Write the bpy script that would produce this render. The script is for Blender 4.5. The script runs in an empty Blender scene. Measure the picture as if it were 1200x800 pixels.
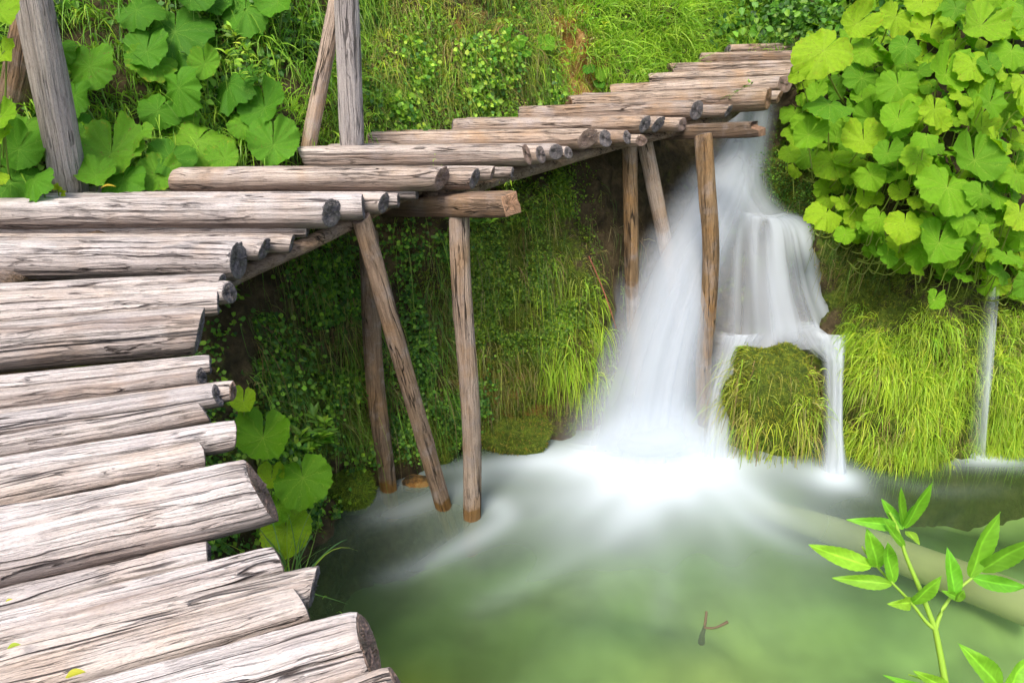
import bpy, math, random
import numpy as np
from mathutils import Vector, Matrix, noise as mnoise

random.seed(7); RNG = np.random.default_rng(7)
R = math.radians
scene = bpy.context.scene
COL = scene.collection

# ---------------------------------------------------------------- camera
CAM = np.array([0.0, 0.0, 4.57]); PITCH = R(27.0); FPX = 800.0
cp, sp = math.cos(PITCH), math.sin(PITCH)
cd = bpy.data.cameras.new("camera"); cam = bpy.data.objects.new("camera", cd); COL.objects.link(cam)
cam.location = CAM; cam.rotation_euler = (R(90) - PITCH, 0, 0)
cd.lens = 24.0; cd.sensor_width = 36.0; cd.clip_end = 500; cd.clip_start = 0.05
scene.camera = cam

def ray(x, y):
    v = (400 - y) / FPX
    return np.array([(x - 600) / FPX, cp + v * sp, -sp + v * cp])
def atY(x, y, Y):                    # point seen at (x, y) of the photo standing Y metres away over the ground
    d = ray(x, y); return CAM + d * (Y / d[1])
def atZ(x, y, z):                    # point seen at (x, y) lying at height z
    d = ray(x, y); return CAM + d * ((z - CAM[2]) / d[2])
def proj(P):
    r = P - CAM
    t = r[:, 1] * cp - r[:, 2] * sp
    u = r[:, 1] * sp + r[:, 2] * cp
    t = np.where(t < 0.05, 0.05, t)
    return 600 + FPX * r[:, 0] / t, 400 - FPX * u / t

# ---------------------------------------------------------------- helpers
def tag(o, label=None, cat=None, group=None, kind=None):
    if label: o['label'] = label
    if cat: o['category'] = cat
    if group: o['group'] = group
    if kind: o['kind'] = kind
    return o
def empty(name, loc):
    o = bpy.data.objects.new(name, None); COL.objects.link(o); o.location = Vector(loc); o.empty_display_size = .1
    return o
def link(name, me, parent=None, loc=None, mats=()):
    o = bpy.data.objects.new(name, me); COL.objects.link(o)
    if parent is not None: o.parent = parent
    if loc is not None: o.location = Vector(loc)
    for m in mats: me.materials.append(m)
    return o
def smooth(me):
    me.polygons.foreach_set('use_smooth', np.ones(len(me.polygons), dtype=bool)); me.update()
def mesh_np(name, V, F, col=None, uv=None, sm=True):
    """V (n,3), F (m,k) arrays; col (n,3) per vertex; uv (n,2) per vertex"""
    V = np.ascontiguousarray(V, dtype=np.float32); F = np.asarray(F, dtype=np.int32)
    me = bpy.data.meshes.new(name); k = F.shape[1]
    me.vertices.add(len(V)); me.vertices.foreach_set('co', V.ravel())
    me.loops.add(F.size); me.loops.foreach_set('vertex_index', F.ravel())
    me.polygons.add(len(F))
    me.polygons.foreach_set('loop_start', np.arange(0, F.size, k, dtype=np.int32))
    me.update(calc_edges=True); me.validate()
    if col is not None:
        a = me.color_attributes.new('Col', 'FLOAT_COLOR', 'POINT')
        c = np.ones((len(V), 4), np.float32); c[:, :3] = col; a.data.foreach_set('color', c.ravel())
    if uv is not None:
        l = me.uv_layers.new(name='UVMap'); l.data.foreach_set('uv', np.ascontiguousarray(uv[F.ravel()], dtype=np.float32).ravel())
    if sm: smooth(me)
    return me
def attr(me, name, vals):
    a = me.attributes.new(name, 'FLOAT', 'POINT'); a.data.foreach_set('value', np.ascontiguousarray(vals, dtype=np.float32).ravel())
def grid_faces(nu, nv, flip=False):
    i = np.arange(nu - 1)[:, None] * nv + np.arange(nv - 1)[None, :]
    F = np.stack([i, i + nv, i + nv + 1, i + 1], -1).reshape(-1, 4)
    return F[:, ::-1] if flip else F
def fbm(P, sc, oct=3, seed=0.0):
    out = np.empty(len(P)); off = Vector((seed * 7.3, seed * 3.1, seed * 5.7))
    for i, p in enumerate(P):
        out[i] = mnoise.fractal(Vector(p) * sc + off, 1.0, 2.0, oct)
    return out
def vnoise2(x, y, seed=0):
    """cheap smooth value noise in numpy, 0..1"""
    xi = np.floor(x).astype(np.int64); yi = np.floor(y).astype(np.int64); xf = x - xi; yf = y - yi
    def h(a, b):
        n = (a * 374761393 + b * 668265263 + seed * 974634777) & 0x7fffffff
        n = ((n ^ (n >> 13)) * 1274126177) & 0x7fffffff
        return ((n ^ (n >> 16)) & 0xffff) / 65535.0
    u = xf * xf * (3 - 2 * xf); v = yf * yf * (3 - 2 * yf)
    return (h(xi, yi) * (1 - u) + h(xi + 1, yi) * u) * (1 - v) + (h(xi, yi + 1) * (1 - u) + h(xi + 1, yi + 1) * u) * v
def sstep(a, b, x):
    t = np.clip((x - a) / (b - a), 0, 1); return t * t * (3 - 2 * t)
def catmull(P, n):
    """P (k, d) -> (n, d) smooth"""
    P = np.asarray(P, float); k = len(P); s = np.linspace(0, k - 1, n); i = np.clip(np.floor(s).astype(int), 0, k - 2); f = (s - i)[:, None]
    p0 = P[np.clip(i - 1, 0, k - 1)]; p1 = P[i]; p2 = P[i + 1]; p3 = P[np.clip(i + 2, 0, k - 1)]
    return .5 * ((2 * p1) + (-p0 + p2) * f + (2 * p0 - 5 * p1 + 4 * p2 - p3) * f ** 2 + (-p0 + 3 * p1 - 3 * p2 + p3) * f ** 3)
def blob(x, y, cx, cy, rx, ry): return np.exp(-((x - cx) / rx) ** 2 - ((y - cy) / ry) ** 2)
def nrm(a): return a / np.maximum(np.linalg.norm(a, axis=-1, keepdims=True), 1e-9)

# ---------------------------------------------------------------- materials
def newmat(name):
    m = bpy.data.materials.new(name); m.use_nodes = True; nt = m.node_tree; nt.nodes.clear()
    out = nt.nodes.new('ShaderNodeOutputMaterial')
    return m, nt, out
class N:
    def __init__(s, nt): s.nt = nt
    def __call__(s, typ, **kw):
        n = s.nt.nodes.new(typ)
        for k, v in kw.items():
            if k.startswith('_'): setattr(n, k[1:], v)
        for k, v in kw.items():
            if k.startswith('_'): continue
            key = int(k[1:]) if (k[0] == 'i' and k[1:].isdigit()) else k.replace('__', ' ')
            sock = n.inputs[key]
            if isinstance(v, bpy.types.NodeSocket): s.nt.links.new(v, sock)
            else: sock.default_value = v
        return n
    def math(s, op, a, b=0.0, c=None, clamp=False):
        kw = dict(_operation=op, _use_clamp=clamp, i0=a, i1=b)
        if c is not None: kw['i2'] = c
        return s('ShaderNodeMath', **kw).outputs[0]
    def ramp(s, fac, stops, interp='LINEAR'):
        n = s('ShaderNodeValToRGB', Fac=fac); cr = n.color_ramp; cr.interpolation = interp
        while len(cr.elements) < len(stops): cr.elements.new(.5)
        for e, (p, c) in zip(cr.elements, stops): e.position = p; e.color = (*c, 1) if len(c) == 3 else c
        return n.outputs[0]
    def mix(s, f, a, b, mode='MIX'):
        n = s('ShaderNodeMix', _data_type='RGBA', _blend_type=mode, i0=f, i6=a, i7=b); return n.outputs[2]
    def noise(s, vec, scale, detail=4, rough=.55, dist=0):
        return s('ShaderNodeTexNoise', Vector=vec, Scale=scale, Detail=detail, Roughness=rough, Distortion=dist).outputs[0]
G = lambda v: (v, v, v)
def c4(c): return (*c, 1)

def wood_mat(name, light, mid, brown, dark, axis=0, gold=0.0, wet=False, rough=.75, crackamt=1.0, grey=(.42, .39, .40)):
    m, nt, out = newmat(name); n = N(nt)
    tc = n('ShaderNodeTexCoord').outputs['Object']
    oi = n('ShaderNodeObjectInfo').outputs['Random']
    off = n('ShaderNodeCombineXYZ', X=n.math('MULTIPLY', oi, 37.0), Y=n.math('MULTIPLY', oi, 91.0), Z=n.math('MULTIPLY', oi, 53.0)).outputs[0]
    base = n('ShaderNodeVectorMath', _operation='ADD', i0=tc, i1=off).outputs[0]
    warp = n('ShaderNodeTexNoise', Vector=base, Scale=2.2, Detail=2.0)
    w2 = n('ShaderNodeVectorMath', _operation='SCALE', i0=n('ShaderNodeVectorMath', _operation='SUBTRACT', i0=warp.outputs[1], i1=(.5, .5, .5)).outputs[0], Scale=.05).outputs[0]
    base = n('ShaderNodeVectorMath', _operation='ADD', i0=base, i1=w2).outputs[0]
    def st(along, across):
        s = [across] * 3; s[axis] = along
        return n('ShaderNodeMapping', Vector=base, Scale=tuple(s)).outputs[0]
    fine = n.noise(st(1.6, 85), 1.0, 5, .65)
    med = n.noise(st(.7, 20), 1.0, 5, .6)
    lowf = n.noise(st(1.0, 5), 1.0, 3, .5)
    grit = n.noise(st(60, 160), 1.0, 3, .6)
    # thin long cracks: iso-lines of a stretched noise
    cn = n.noise(st(.5, 13), 1.0, 2, .5)
    ck = n.math('ABSOLUTE', n.math('SUBTRACT', cn, .5))
    cmask = n.math('MULTIPLY', n.ramp(lowf, [(.42, G(0)), (.56, G(1))]), crackamt)
    crack = n.math('MULTIPLY', n.ramp(ck, [(.0, G(1)), (.006, G(.85)), (.015, G(0))]), cmask)
    cn2 = n.noise(st(1.3, 48), 1.0, 2, .5)
    ck2 = n.math('ABSOLUTE', n.math('SUBTRACT', cn2, .48))
    crack2 = n.math('MULTIPLY', n.ramp(ck2, [(.0, G(1)), (.02, G(0))]), n.ramp(n.noise(base, 4.0, 3, .6), [(.42, G(0)), (.6, G(.5))]))
    colr = n.mix(n.ramp(med, [(.28, G(0)), (.50, G(1))]), c4(mid), c4(light)); colr = n.mix(n.ramp(n.noise(st(.5, 9), 1.0, 4, .6), [(.56, G(0)), (.72, G(.75))]), colr, c4(brown))
    tone = n.ramp(lowf, [(.35, G(0)), (.65, G(1))])
    colr = n.mix(n.math('MULTIPLY', tone, .30), colr, c4(mid)); colr = n.mix(n.ramp(n.noise(base, 5.5, 4, .6), [(.52, G(0)), (.7, G(.45))]), colr, c4(grey))
    if gold: colr = n.mix(n.math('MULTIPLY', n.ramp(n.noise(base, 3.3, 3, .5), [(.5, G(0)), (.68, G(1))]), gold), colr, c4((.42, .24, .09)))
    # flanks browner than the bleached crown: real weathering, boosted to paint in side shade
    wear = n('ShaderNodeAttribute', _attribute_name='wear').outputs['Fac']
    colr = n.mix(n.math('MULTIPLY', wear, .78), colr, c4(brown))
    fr = n.ramp(fine, [(.30, G(.45)), (.46, G(.86)), (.56, G(1.0)), (.7, G(1.12))])
    colr = n.mix(.85, colr, fr, 'MULTIPLY')
    colr = n.mix(n.math('MULTIPLY', n.ramp(grit, [(.35, G(1)), (.5, G(0))]), .35), colr, c4(tuple(x * .45 for x in mid)))
    tint = n.math('ADD', .88, n.math('MULTIPLY', oi, .26)); ob = n.math('FRACT', n.math('MULTIPLY', oi, 7.31)); tb = n.math('SUBTRACT', n.math('ADD', tint, .02), n.math('MULTIPLY', ob, .12))
    colr = n.mix(1.0, colr, n('ShaderNodeCombineColor', Red=tint, Green=n.math('SUBTRACT', tint, n.math('MULTIPLY', ob, .05)), Blue=tb).outputs[0], 'MULTIPLY')
    wt = n('ShaderNodeAttribute', _attribute_name='wet').outputs['Fac']
    wt2 = n.ramp(n.math('ADD', wt, n.math('MULTIPLY', n.math('SUBTRACT', n.noise(base, 14, 3, .6), .5), .8)), [(.35, G(0)), (.6, G(.85))])
    colr = n.mix(wt2, colr, c4((.20, .10, .018)))
    call = n.math('MAXIMUM', crack, crack2)
    colr = n.mix(n.math('MULTIPLY', call, .92), colr, c4(dark))
    h = n.math('SUBTRACT', n.math('ADD', n.math('MULTIPLY', fine, .5), n.math('MULTIPLY', med, .9)), n.math('MULTIPLY', call, 1.4))
    h = n.math('ADD', h, n.math('MULTIPLY', grit, .2))
    bp = n('ShaderNodeBump', Strength=1.0, Distance=.022, Height=h).outputs[0]
    p = n('ShaderNodeBsdfPrincipled', Base__Color=colr, Roughness=rough, Normal=bp)
    p.inputs['Specular IOR Level'].default_value = .25
    nt.links.new(p.outputs[0], out.inputs[0]); return m

def endgrain_mat(name, base_c, dark, warm):
    m, nt, out = newmat(name); n = N(nt)
    tc = n('ShaderNodeTexCoord').outputs['Object']; oi = n('ShaderNodeObjectInfo').outputs['Random']
    s = n('ShaderNodeSeparateXYZ', Vector=tc)
    y, z = s.outputs[1], s.outputs[2]
    r = n.math('SQRT', n.math('ADD', n.math('MULTIPLY', y, y), n.math('MULTIPLY', z, z)))
    wob = n.noise(tc, 14, 3, .6)
    ring = n.math('SINE', n.math('ADD', n.math('MULTIPLY', r, 420), n.math('MULTIPLY', wob, 9)))
    th = n('ShaderNodeMath', _operation='ARCTAN2', i0=z, i1=y).outputs[0]
    rv = n('ShaderNodeCombineXYZ', X=n.math('MULTIPLY', th, 2.3), Y=n.math('MULTIPLY', r, 4), Z=n.math('MULTIPLY', oi, 60)).outputs[0]
    rc = n.math('ABSOLUTE', n.math('SUBTRACT', n.noise(rv, 1.6, 2, .5), .5))
    rad = n.ramp(rc, [(0, G(1)), (.03, G(0))])
    c = n.mix(n.ramp(n.noise(tc, 22, 4, .6), [(.35, G(0)), (.65, G(1))]), c4(base_c), c4(dark))
    c = n.mix(n.math('MULTIPLY', n.ramp(oi, [(.55, G(0)), (.8, G(1))]), .6), c, c4(warm))
    c = n.mix(n.math('MULTIPLY', n.math('ADD', n.math('MULTIPLY', ring, .5), .5), .35), c, c4(dark))
    c = n.mix(n.math('MULTIPLY', rad, .5), c, c4((.05, .04, .035)))
    bp = n('ShaderNodeBump', Strength=.6, Distance=.01, Height=n.math('SUBTRACT', n.math('MULTIPLY', ring, .3), n.math('MULTIPLY', rad, .8))).outputs[0]
    p = n('ShaderNodeBsdfPrincipled', Base__Color=c, Roughness=.85, Normal=bp); p.inputs['Specular IOR Level'].default_value = .2
    nt.links.new(p.outputs[0], out.inputs[0]); return m

def foliage_mat(name, trans=.35, rough=.45, gain=(1, 1, 1), spec=.35):
    m, nt, out = newmat(name); n = N(nt)
    c = n('ShaderNodeAttribute', _attribute_name='Col').outputs['Color']
    if gain != (1, 1, 1): c = n.mix(1.0, c, c4(gain), 'MULTIPLY')
    p = n('ShaderNodeBsdfPrincipled', Base__Color=c, Roughness=rough); p.inputs['Specular IOR Level'].default_value = spec
    ct = n.mix(1.0, c, c4((1.15, 1.25, .55)), 'MULTIPLY')
    t = n('ShaderNodeBsdfTranslucent', Color=ct)
    mx = n('ShaderNodeMixShader', i0=trans, i1=p.outputs[0], i2=t.outputs[0])
    nt.links.new(mx.outputs[0], out.inputs[0]); return m

def bigleaf_mat(name, ca, cb, cc, vein, trans=.35):
    m, nt, out = newmat(name); n = N(nt)
    uv = n('ShaderNodeUVMap', _uv_map='UVMap').outputs[0]; s = n('ShaderNodeSeparateXYZ', Vector=uv); th, r = s.outputs[0], s.outputs[1]
    oi = n('ShaderNodeObjectInfo').outputs['Random']
    tc = n('ShaderNodeTexCoord').outputs['Object']
    warp = n.math('MULTIPLY', n.math('SUBTRACT', n.noise(tc, 6, 3, .6), .5), .10)
    tw = n.math('ADD', th, warp)
    def veins(k, w):
        f = n.math('ABSOLUTE', n.math('SUBTRACT', n.math('FRACT', n.math('MULTIPLY', tw, k)), .5))
        d = n.math('MULTIPLY', n.math('SUBTRACT', .5, f), n.math('MULTIPLY', r, 6.28 / k))
        return n.ramp(d, [(0, G(1)), (w, G(0))])
    v1 = veins(9.0, .020)
    cells = n('ShaderNodeTexVoronoi', _feature='DISTANCE_TO_EDGE', Vector=tc, Scale=26.0).outputs[0]
    v2 = n.ramp(cells, [(0, G(1)), (.10, G(0))])
    pick = n.ramp(oi, [(0, ca), (.5, cb), (1, cc)])
    mott = n.noise(tc, 7, 4, .6)
    c = n.mix(n.ramp(mott, [(.3, G(0)), (.75, G(.5))]), pick, c4(tuple(x * .62 for x in cb)))
    # yellowing, torn rims on some leaves
    yel = n.math('MULTIPLY', n.math('MULTIPLY', n.ramp(r, [(.7, G(0)), (1.0, G(1))]), n.ramp(n.noise(tc, 5, 3, .6), [(.56, G(0)), (.68, G(1))])), n.ramp(oi, [(.6, G(0)), (.75, G(.8))]))
    c = n.mix(yel, c, c4((.42, .36, .03)))
    spots = n.math('MULTIPLY', n.ramp(n.noise(tc, 13, 2, .5), [(.66, G(0)), (.70, G(.9))]), n.ramp(oi, [(.45, G(0)), (.6, G(1))]))
    c = n.mix(spots, c, c4((.20, .12, .03)))
    c = n.mix(n.math('MULTIPLY', v2, .22), c, c4(vein)); c = n.mix(n.math('MULTIPLY', v1, .38), c, c4(vein))
    h = n.math('SUBTRACT', n.math('MULTIPLY', mott, .6), n.math('ADD', n.math('MULTIPLY', v1, .8), n.math('MULTIPLY', v2, .3)))
    bp = n('ShaderNodeBump', Strength=.55, Distance=.012, Height=h).outputs[0]
    p = n('ShaderNodeBsdfPrincipled', Base__Color=c, Roughness=.55, Normal=bp); p.inputs['Specular IOR Level'].default_value = .22
    t = n('ShaderNodeBsdfTranslucent', Color=n.mix(1.0, c, c4((1.2, 1.25, .5)), 'MULTIPLY'), Normal=bp)
    mx = n('ShaderNodeMixShader', i0=trans, i1=p.outputs[0], i2=t.outputs[0])
    nt.links.new(mx.outputs[0], out.inputs[0]); return m

def bank_mat(name):
    m, nt, out = newmat(name); n = N(nt)
    tc = n('ShaderNodeTexCoord').outputs['Object']
    mo = n('ShaderNodeAttribute', _attribute_name='moss').outputs['Fac']
    org = n('ShaderNodeAttribute', _attribute_name='ochre').outputs['Fac']
    soil = n.ramp(n.noise(tc, 6, 6, .65), [(.3, (.03, .022, .01)), (.5, (.075, .055, .025)), (.7, (.15, .11, .055))])
    och = n.ramp(n.noise(tc, 9, 6, .7), [(.3, (.12, .05, .012)), (.5, (.3, .15, .035)), (.7, (.5, .33, .12))])
    mossc = n.ramp(n.noise(tc, 16, 6, .7), [(.3, (.03, .05, .005)), (.5, (.09, .14, .012)), (.7, (.20, .27, .022))])
    edge = n.math('MULTIPLY', n.math('SUBTRACT', n.noise(tc, 4, 5, .65), .5), 1.6)
    f1 = n.ramp(n.math('ADD', org, edge), [(.4, G(0)), (.6, G(1))])
    f2 = n.ramp(n.math('ADD', mo, edge), [(.4, G(0)), (.6, G(1))])
    c = n.mix(f1, soil, och); c = n.mix(f2, c, mossc)
    h = n.math('ADD', n.noise(tc, 30, 6, .7), n.math('MULTIPLY', n.noise(tc, 90, 4, .7), .5))
    bp = n('ShaderNodeBump', Strength=1.0, Distance=.04, Height=h).outputs[0]
    p = n('ShaderNodeBsdfPrincipled', Base__Color=c, Roughness=.8, Normal=bp); p.inputs['Specular IOR Level'].default_value = .3
    nt.links.new(p.outputs[0], out.inputs[0]); return m

def fall_mat(name):
    m, nt, out = newmat(name); n = N(nt)
    a = n('ShaderNodeAttribute', _attribute_name='alpha').outputs['Fac']
    d = n('ShaderNodeBsdfDiffuse', Color=(.72, .79, .87, 1))
    t = n('ShaderNodeBsdfTranslucent', Color=(.74, .81, .89, 1))
    w = n('ShaderNodeMixShader', i0=.4, i1=d.outputs[0], i2=t.outputs[0])
    tr = n('ShaderNodeBsdfTransparent')
    mx = n('ShaderNodeMixShader', i0=a, i1=tr.outputs[0], i2=w.outputs[0])
    nt.links.new(mx.outputs[0], out.inputs[0]); return m

def water_mat(name):
    m, nt, out = newmat(name); n = N(nt)
    tc = n('ShaderNodeTexCoord').outputs['Object']
    foam = n('ShaderNodeAttribute', _attribute_name='foam').outputs['Fac']
    murk = n('ShaderNodeAttribute', _attribute_name='murk').outputs['Fac']
    col = n.mix(n.ramp(n.noise(tc, .7, 3, .5), [(.3, G(0)), (.7, G(1))]), c4((.050, .105, .030)), c4((.10, .165, .05)))
    body = n('ShaderNodeBsdfDiffuse', Color=col)
    tr = n('ShaderNodeBsdfTransparent', Color=(.74, .88, .71, 1))
    bm = n('ShaderNodeMixShader', i0=murk, i1=tr.outputs[0], i2=body.outputs[0])
    bp = n('ShaderNodeBump', Strength=.12, Distance=.05, Height=n.noise(tc, 2.6, 3, .5)).outputs[0]
    gl = n('ShaderNodeBsdfGlossy', Color=(1, 1, 1, 1), Roughness=.16, Normal=bp)
    fr = n('ShaderNodeFresnel', IOR=1.33, Normal=bp).outputs[0]
    wm = n('ShaderNodeMixShader', i0=fr, i1=bm.outputs[0], i2=gl.outputs[0])
    fd = n('ShaderNodeBsdfDiffuse', Color=(.64, .73, .80, 1))
    mx = n('ShaderNodeMixShader', i0=foam, i1=wm.outputs[0], i2=fd.outputs[0])
    nt.links.new(mx.outputs[0], out.inputs[0]); return m

def col_mat(name, rough=.8, soft=False):
    m, nt, out = newmat(name); n = N(nt)
    tc = n('ShaderNodeTexCoord').outputs['Object']
    c = n('ShaderNodeAttribute', _attribute_name='Col').outputs['Color']
    c = n.mix(1.0, c, n.ramp(n.noise(tc, 1.6 if soft else 3, 2 if soft else 6, .5), [(.3, G(.7)), (.7, G(1.2))]), 'MULTIPLY')
    bp = n('ShaderNodeBump', Strength=.1 if soft else .7, Distance=.03, Height=n.noise(tc, 25, 6, .7)).outputs[0]
    p = n('ShaderNodeBsdfPrincipled', Base__Color=c, Roughness=rough, Normal=bp); p.inputs['Specular IOR Level'].default_value = .3
    nt.links.new(p.outputs[0], out.inputs[0]); return m

M_LOG = wood_mat('weathered_log', (.66, .615, .595), (.45, .40, .375), (.22, .16, .13), (.035, .025, .025), gold=.25)
M_LOGFAR = wood_mat('brown_log', (.50, .415, .345), (.34, .25, .19), (.15, .09, .055), (.04, .025, .018), gold=.45)
M_LOGMID = wood_mat('dun_log', (.55, .485, .435), (.375, .305, .26), (.17, .11, .075), (.035, .025, .02), gold=.35)
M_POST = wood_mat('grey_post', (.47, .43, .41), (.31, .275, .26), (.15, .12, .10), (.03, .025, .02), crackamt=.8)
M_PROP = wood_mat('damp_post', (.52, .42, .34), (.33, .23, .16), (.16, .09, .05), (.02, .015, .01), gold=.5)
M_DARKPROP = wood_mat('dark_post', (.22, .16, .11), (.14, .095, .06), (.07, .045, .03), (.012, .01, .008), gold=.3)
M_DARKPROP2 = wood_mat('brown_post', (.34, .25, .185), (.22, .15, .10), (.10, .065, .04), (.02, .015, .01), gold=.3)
M_OCHRE = wood_mat('ochre_post', (.36, .25, .14), (.20, .125, .065), (.07, .045, .028), (.015, .012, .01), gold=.6)
M_END = endgrain_mat('cut_end', (.24, .215, .21), (.10, .09, .09), (.34, .21, .14))
M_ENDW = endgrain_mat('cut_end_brown', (.36, .22, .14), (.17, .10, .06), (.42, .25, .15))
M_GRASS = foliage_mat('grass_blades', .38, .45)
M_SMALL = foliage_mat('small_leaves', .35, .5)
M_MOSSF = foliage_mat('moss_fronds', .2, .7)
M_LEAFR = bigleaf_mat('bright_butterbur', (.09, .28, .010), (.20, .45, .012), (.36, .57, .018), (.48, .64, .10), .42)
M_LEAFL = bigleaf_mat('deep_butterbur', (.05, .19, .012), (.10, .31, .014), (.19, .41, .02), (.28, .48, .07), .35)
M_STALK = foliage_mat('leaf_stalk', .1, .5)
M_BANK = bank_mat('earth_bank'); M_FALL = fall_mat('silky_water'); M_WATER = water_mat('pool_water'); M_BED = col_mat('stream_bed', soft=True)

# ---------------------------------------------------------------- logs
def log_mesh(L, r, near=False, flat=.0, seed=0, cracks=3, taper=0.0, knob=0.0, bend=0.0, wearamt=1.0, skew=0.0, wetx=None):
    rs = np.random.default_rng(seed + 1000)
    nx = max(14, int(L * (34 if near else 16))); nt = 112 if near else 32
    x = np.linspace(-L / 2, L / 2, nx); th = np.linspace(0, 2 * math.pi, nt, endpoint=False)
    X, T = np.meshgrid(x, th, indexing='ij')
    rad = np.ones_like(X) * r * (1 + taper * X / L)
    for k in range(1, 5):
        a, b, c = rs.uniform(0, 6.28, 3)
        rad *= 1 + .035 / k * np.sin(k * T + a + 1.2 * np.sin(X * 1.3 + b)) + .022 / k * np.sin(X * (2.1 * k) + c + k * T)
    for _ in range(6 if near else 3):                       # long shallow gutters worn along the grain
        t0 = rs.uniform(.1, 3.0); m = t0 + .12 * np.sin(X * rs.uniform(1, 2.5) + rs.uniform(0, 6))
        d = np.angle(np.exp(1j * (T - m))); rad -= r * rs.uniform(.03, .09) * np.exp(-(d / .13) ** 2)
    for c in range(cracks):
        t0 = rs.uniform(.25, 2.9); m = t0 + .10 * np.sin(X * rs.uniform(1.5, 3) + rs.uniform(0, 6)) + .03 * np.sin(X * 9 + c)
        d = np.angle(np.exp(1j * (T - m))); ln = sstep(-L * .6, L * .4, X + rs.uniform(-.5, .8) * L) if rs.random() < .6 else 1
        rad -= r * (.26 if near else .13) * np.exp(-(d / (.035 if near else .11)) ** 2) * ln
    for _ in range(2 if knob else 0):
        x0, t0 = rs.uniform(-L * .4, L * .4), rs.uniform(0, 3.1)
        rad += r * knob * np.exp(-((X - x0) / (r * 1.2)) ** 2 - (np.angle(np.exp(1j * (T - t0))) / .5) ** 2)
    for _ in range(3):                                       # hewn flats
        t0 = rs.uniform(0, 3.1); lim = rs.uniform(.86, .95) * r; cc = np.cos(T - t0 - .1 * np.sin(X + t0)); rad = np.where(rad * cc > lim, lim / np.maximum(cc, .2), rad)
    if near:                                                 # splintered fibres along the grain
        gx = X * 2.2 + seed; gt = T * 15; rad += r * .05 * (vnoise2(gx, gt, seed) - .5) + r * .035 * (vnoise2(gx * 2, gt * 2.3, seed + 3) - .5) * (np.sin(T) > -.6)
    fn = .006 * r * rs.standard_normal(X.shape); rad += fn
    Yc = rad * np.cos(T); Zc = rad * np.sin(T)
    if flat: lim = r * (1 - flat); Zc = np.where(Zc > lim, lim + (Zc - lim) * .35, Zc)
    cy = bend * np.sin(x * 2 + seed) ; Yc += cy[:, None] * .5; Zc += (bend * np.cos(x * 1.7 + seed))[:, None] * .5
    # ends: slightly rounded rim, uneven saw cut
    edge = 1 - np.clip((L / 2 - np.abs(X)) / (.05), 0, 1); Yc *= 1 - .07 * edge ** 2; Zc *= 1 - .07 * edge ** 2
    sk = rs.uniform(-.35, .35, 2); X = X + edge * (Zc * sk[0] + Yc * sk[1]); e2 = np.clip(1 - (L / 2 - X) / .28, 0, 1); X = X + e2 * skew * Yc
    V = np.stack([X, Yc, Zc], -1).reshape(-1, 3)
    i = np.arange(nx - 1)[:, None] * nt; j = np.arange(nt)[None, :]; j2 = (j + 1) % nt
    F = np.stack([i + j, i + nt + j, i + nt + j2, i + j2], -1).reshape(-1, 4)[:, ::-1]
    wear = (np.clip(.55 - Zc / r, 0, 1) * wearamt).reshape(-1)  # weathering plus painted shade, growing from crown to underside
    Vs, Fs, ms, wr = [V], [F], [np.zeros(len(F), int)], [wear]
    nb = len(V)
    for e, ring in ((0, np.arange(nt)), (1, (nx - 1) * nt + np.arange(nt))):
        rim = V[ring]; cen = rim.mean(0); prev = None
        for q, f in enumerate((1.0, .93, .6, .3)):
            P = cen + (rim - cen) * f; P = P.copy()
            sgn = -1 if e == 0 else 1
            if q: P[:, 0] += sgn * (.004 + .004 * rs.standard_normal(nt) * (q > 1)) - sgn * .006 * (q == 3)
            Vs.append(P); wr.append(np.zeros(nt)); cur = nb + np.arange(nt); nb += nt
            if prev is not None:
                a, b = prev, cur; f4 = np.stack([a, np.roll(a, -1), np.roll(b, -1), b], -1)
                if e == 0: f4 = f4[:, ::-1]
                Fs.append(f4); ms.append(np.ones(len(f4), int))
            prev = cur
        Vs.append(cen[None] + np.array([[(.004 if e else -.004), 0, 0]])); wr.append(np.zeros(1)); cidx = nb; nb += 1
        a = prev; f4 = np.stack([a[0::2], a[1::2], np.roll(a, -2)[0::2], np.full(nt // 2, cidx)], -1)
        if e == 0: f4 = f4[:, ::-1]
        Fs.append(f4); ms.append(np.ones(len(f4), int))
    me = mesh_np('log', np.concatenate(Vs), np.concatenate(Fs))
    mi = np.concatenate(ms).astype(np.int32)
    if len(mi) == len(me.polygons): me.polygons.foreach_set('material_index', mi)
    sm = (mi == 0); 
    if len(mi) == len(me.polygons): me.polygons.foreach_set('use_smooth', sm)
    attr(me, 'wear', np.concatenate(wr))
    if wetx is not None: attr(me, 'wet', 1 - sstep(wetx, wetx + .30, np.concatenate(Vs)[:, 0] + L / 2))
    me.update(); return me

ORG = np.array([-1.0, 5.0, 3.0])
walk = empty('log_walkway', ORG)
tag(walk, 'curving stepped walkway of weathered round logs on tall wooden props beside the waterfall', 'walkway')
def put_log(name, A, B, r, mats, seed, parent=walk, label=None, **kw):
    """a log whose axis runs from A to B"""
    A, B = np.array(A), np.array(B); L = np.linalg.norm(B - A); me = log_mesh(L, r, seed=seed, **kw)
    o = link(name, me, parent, None, mats)
    d = Vector(B - A).normalized(); yv = Vector((0, 0, 1)).cross(d)
    if yv.length < .35: yv = Vector((0, 1, 0)).cross(d) if abs(d.y) < .9 else Vector((1, 0, 0)).cross(d)
    yv.normalize(); zv = d.cross(yv)
    Mx = Matrix((d, yv, zv)).transposed().to_4x4(); Mx.translation = Vector((A + B) / 2 - (ORG if parent is walk else 0))
    o.matrix_local = Mx
    if label: o['label'] = label
    return o

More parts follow.
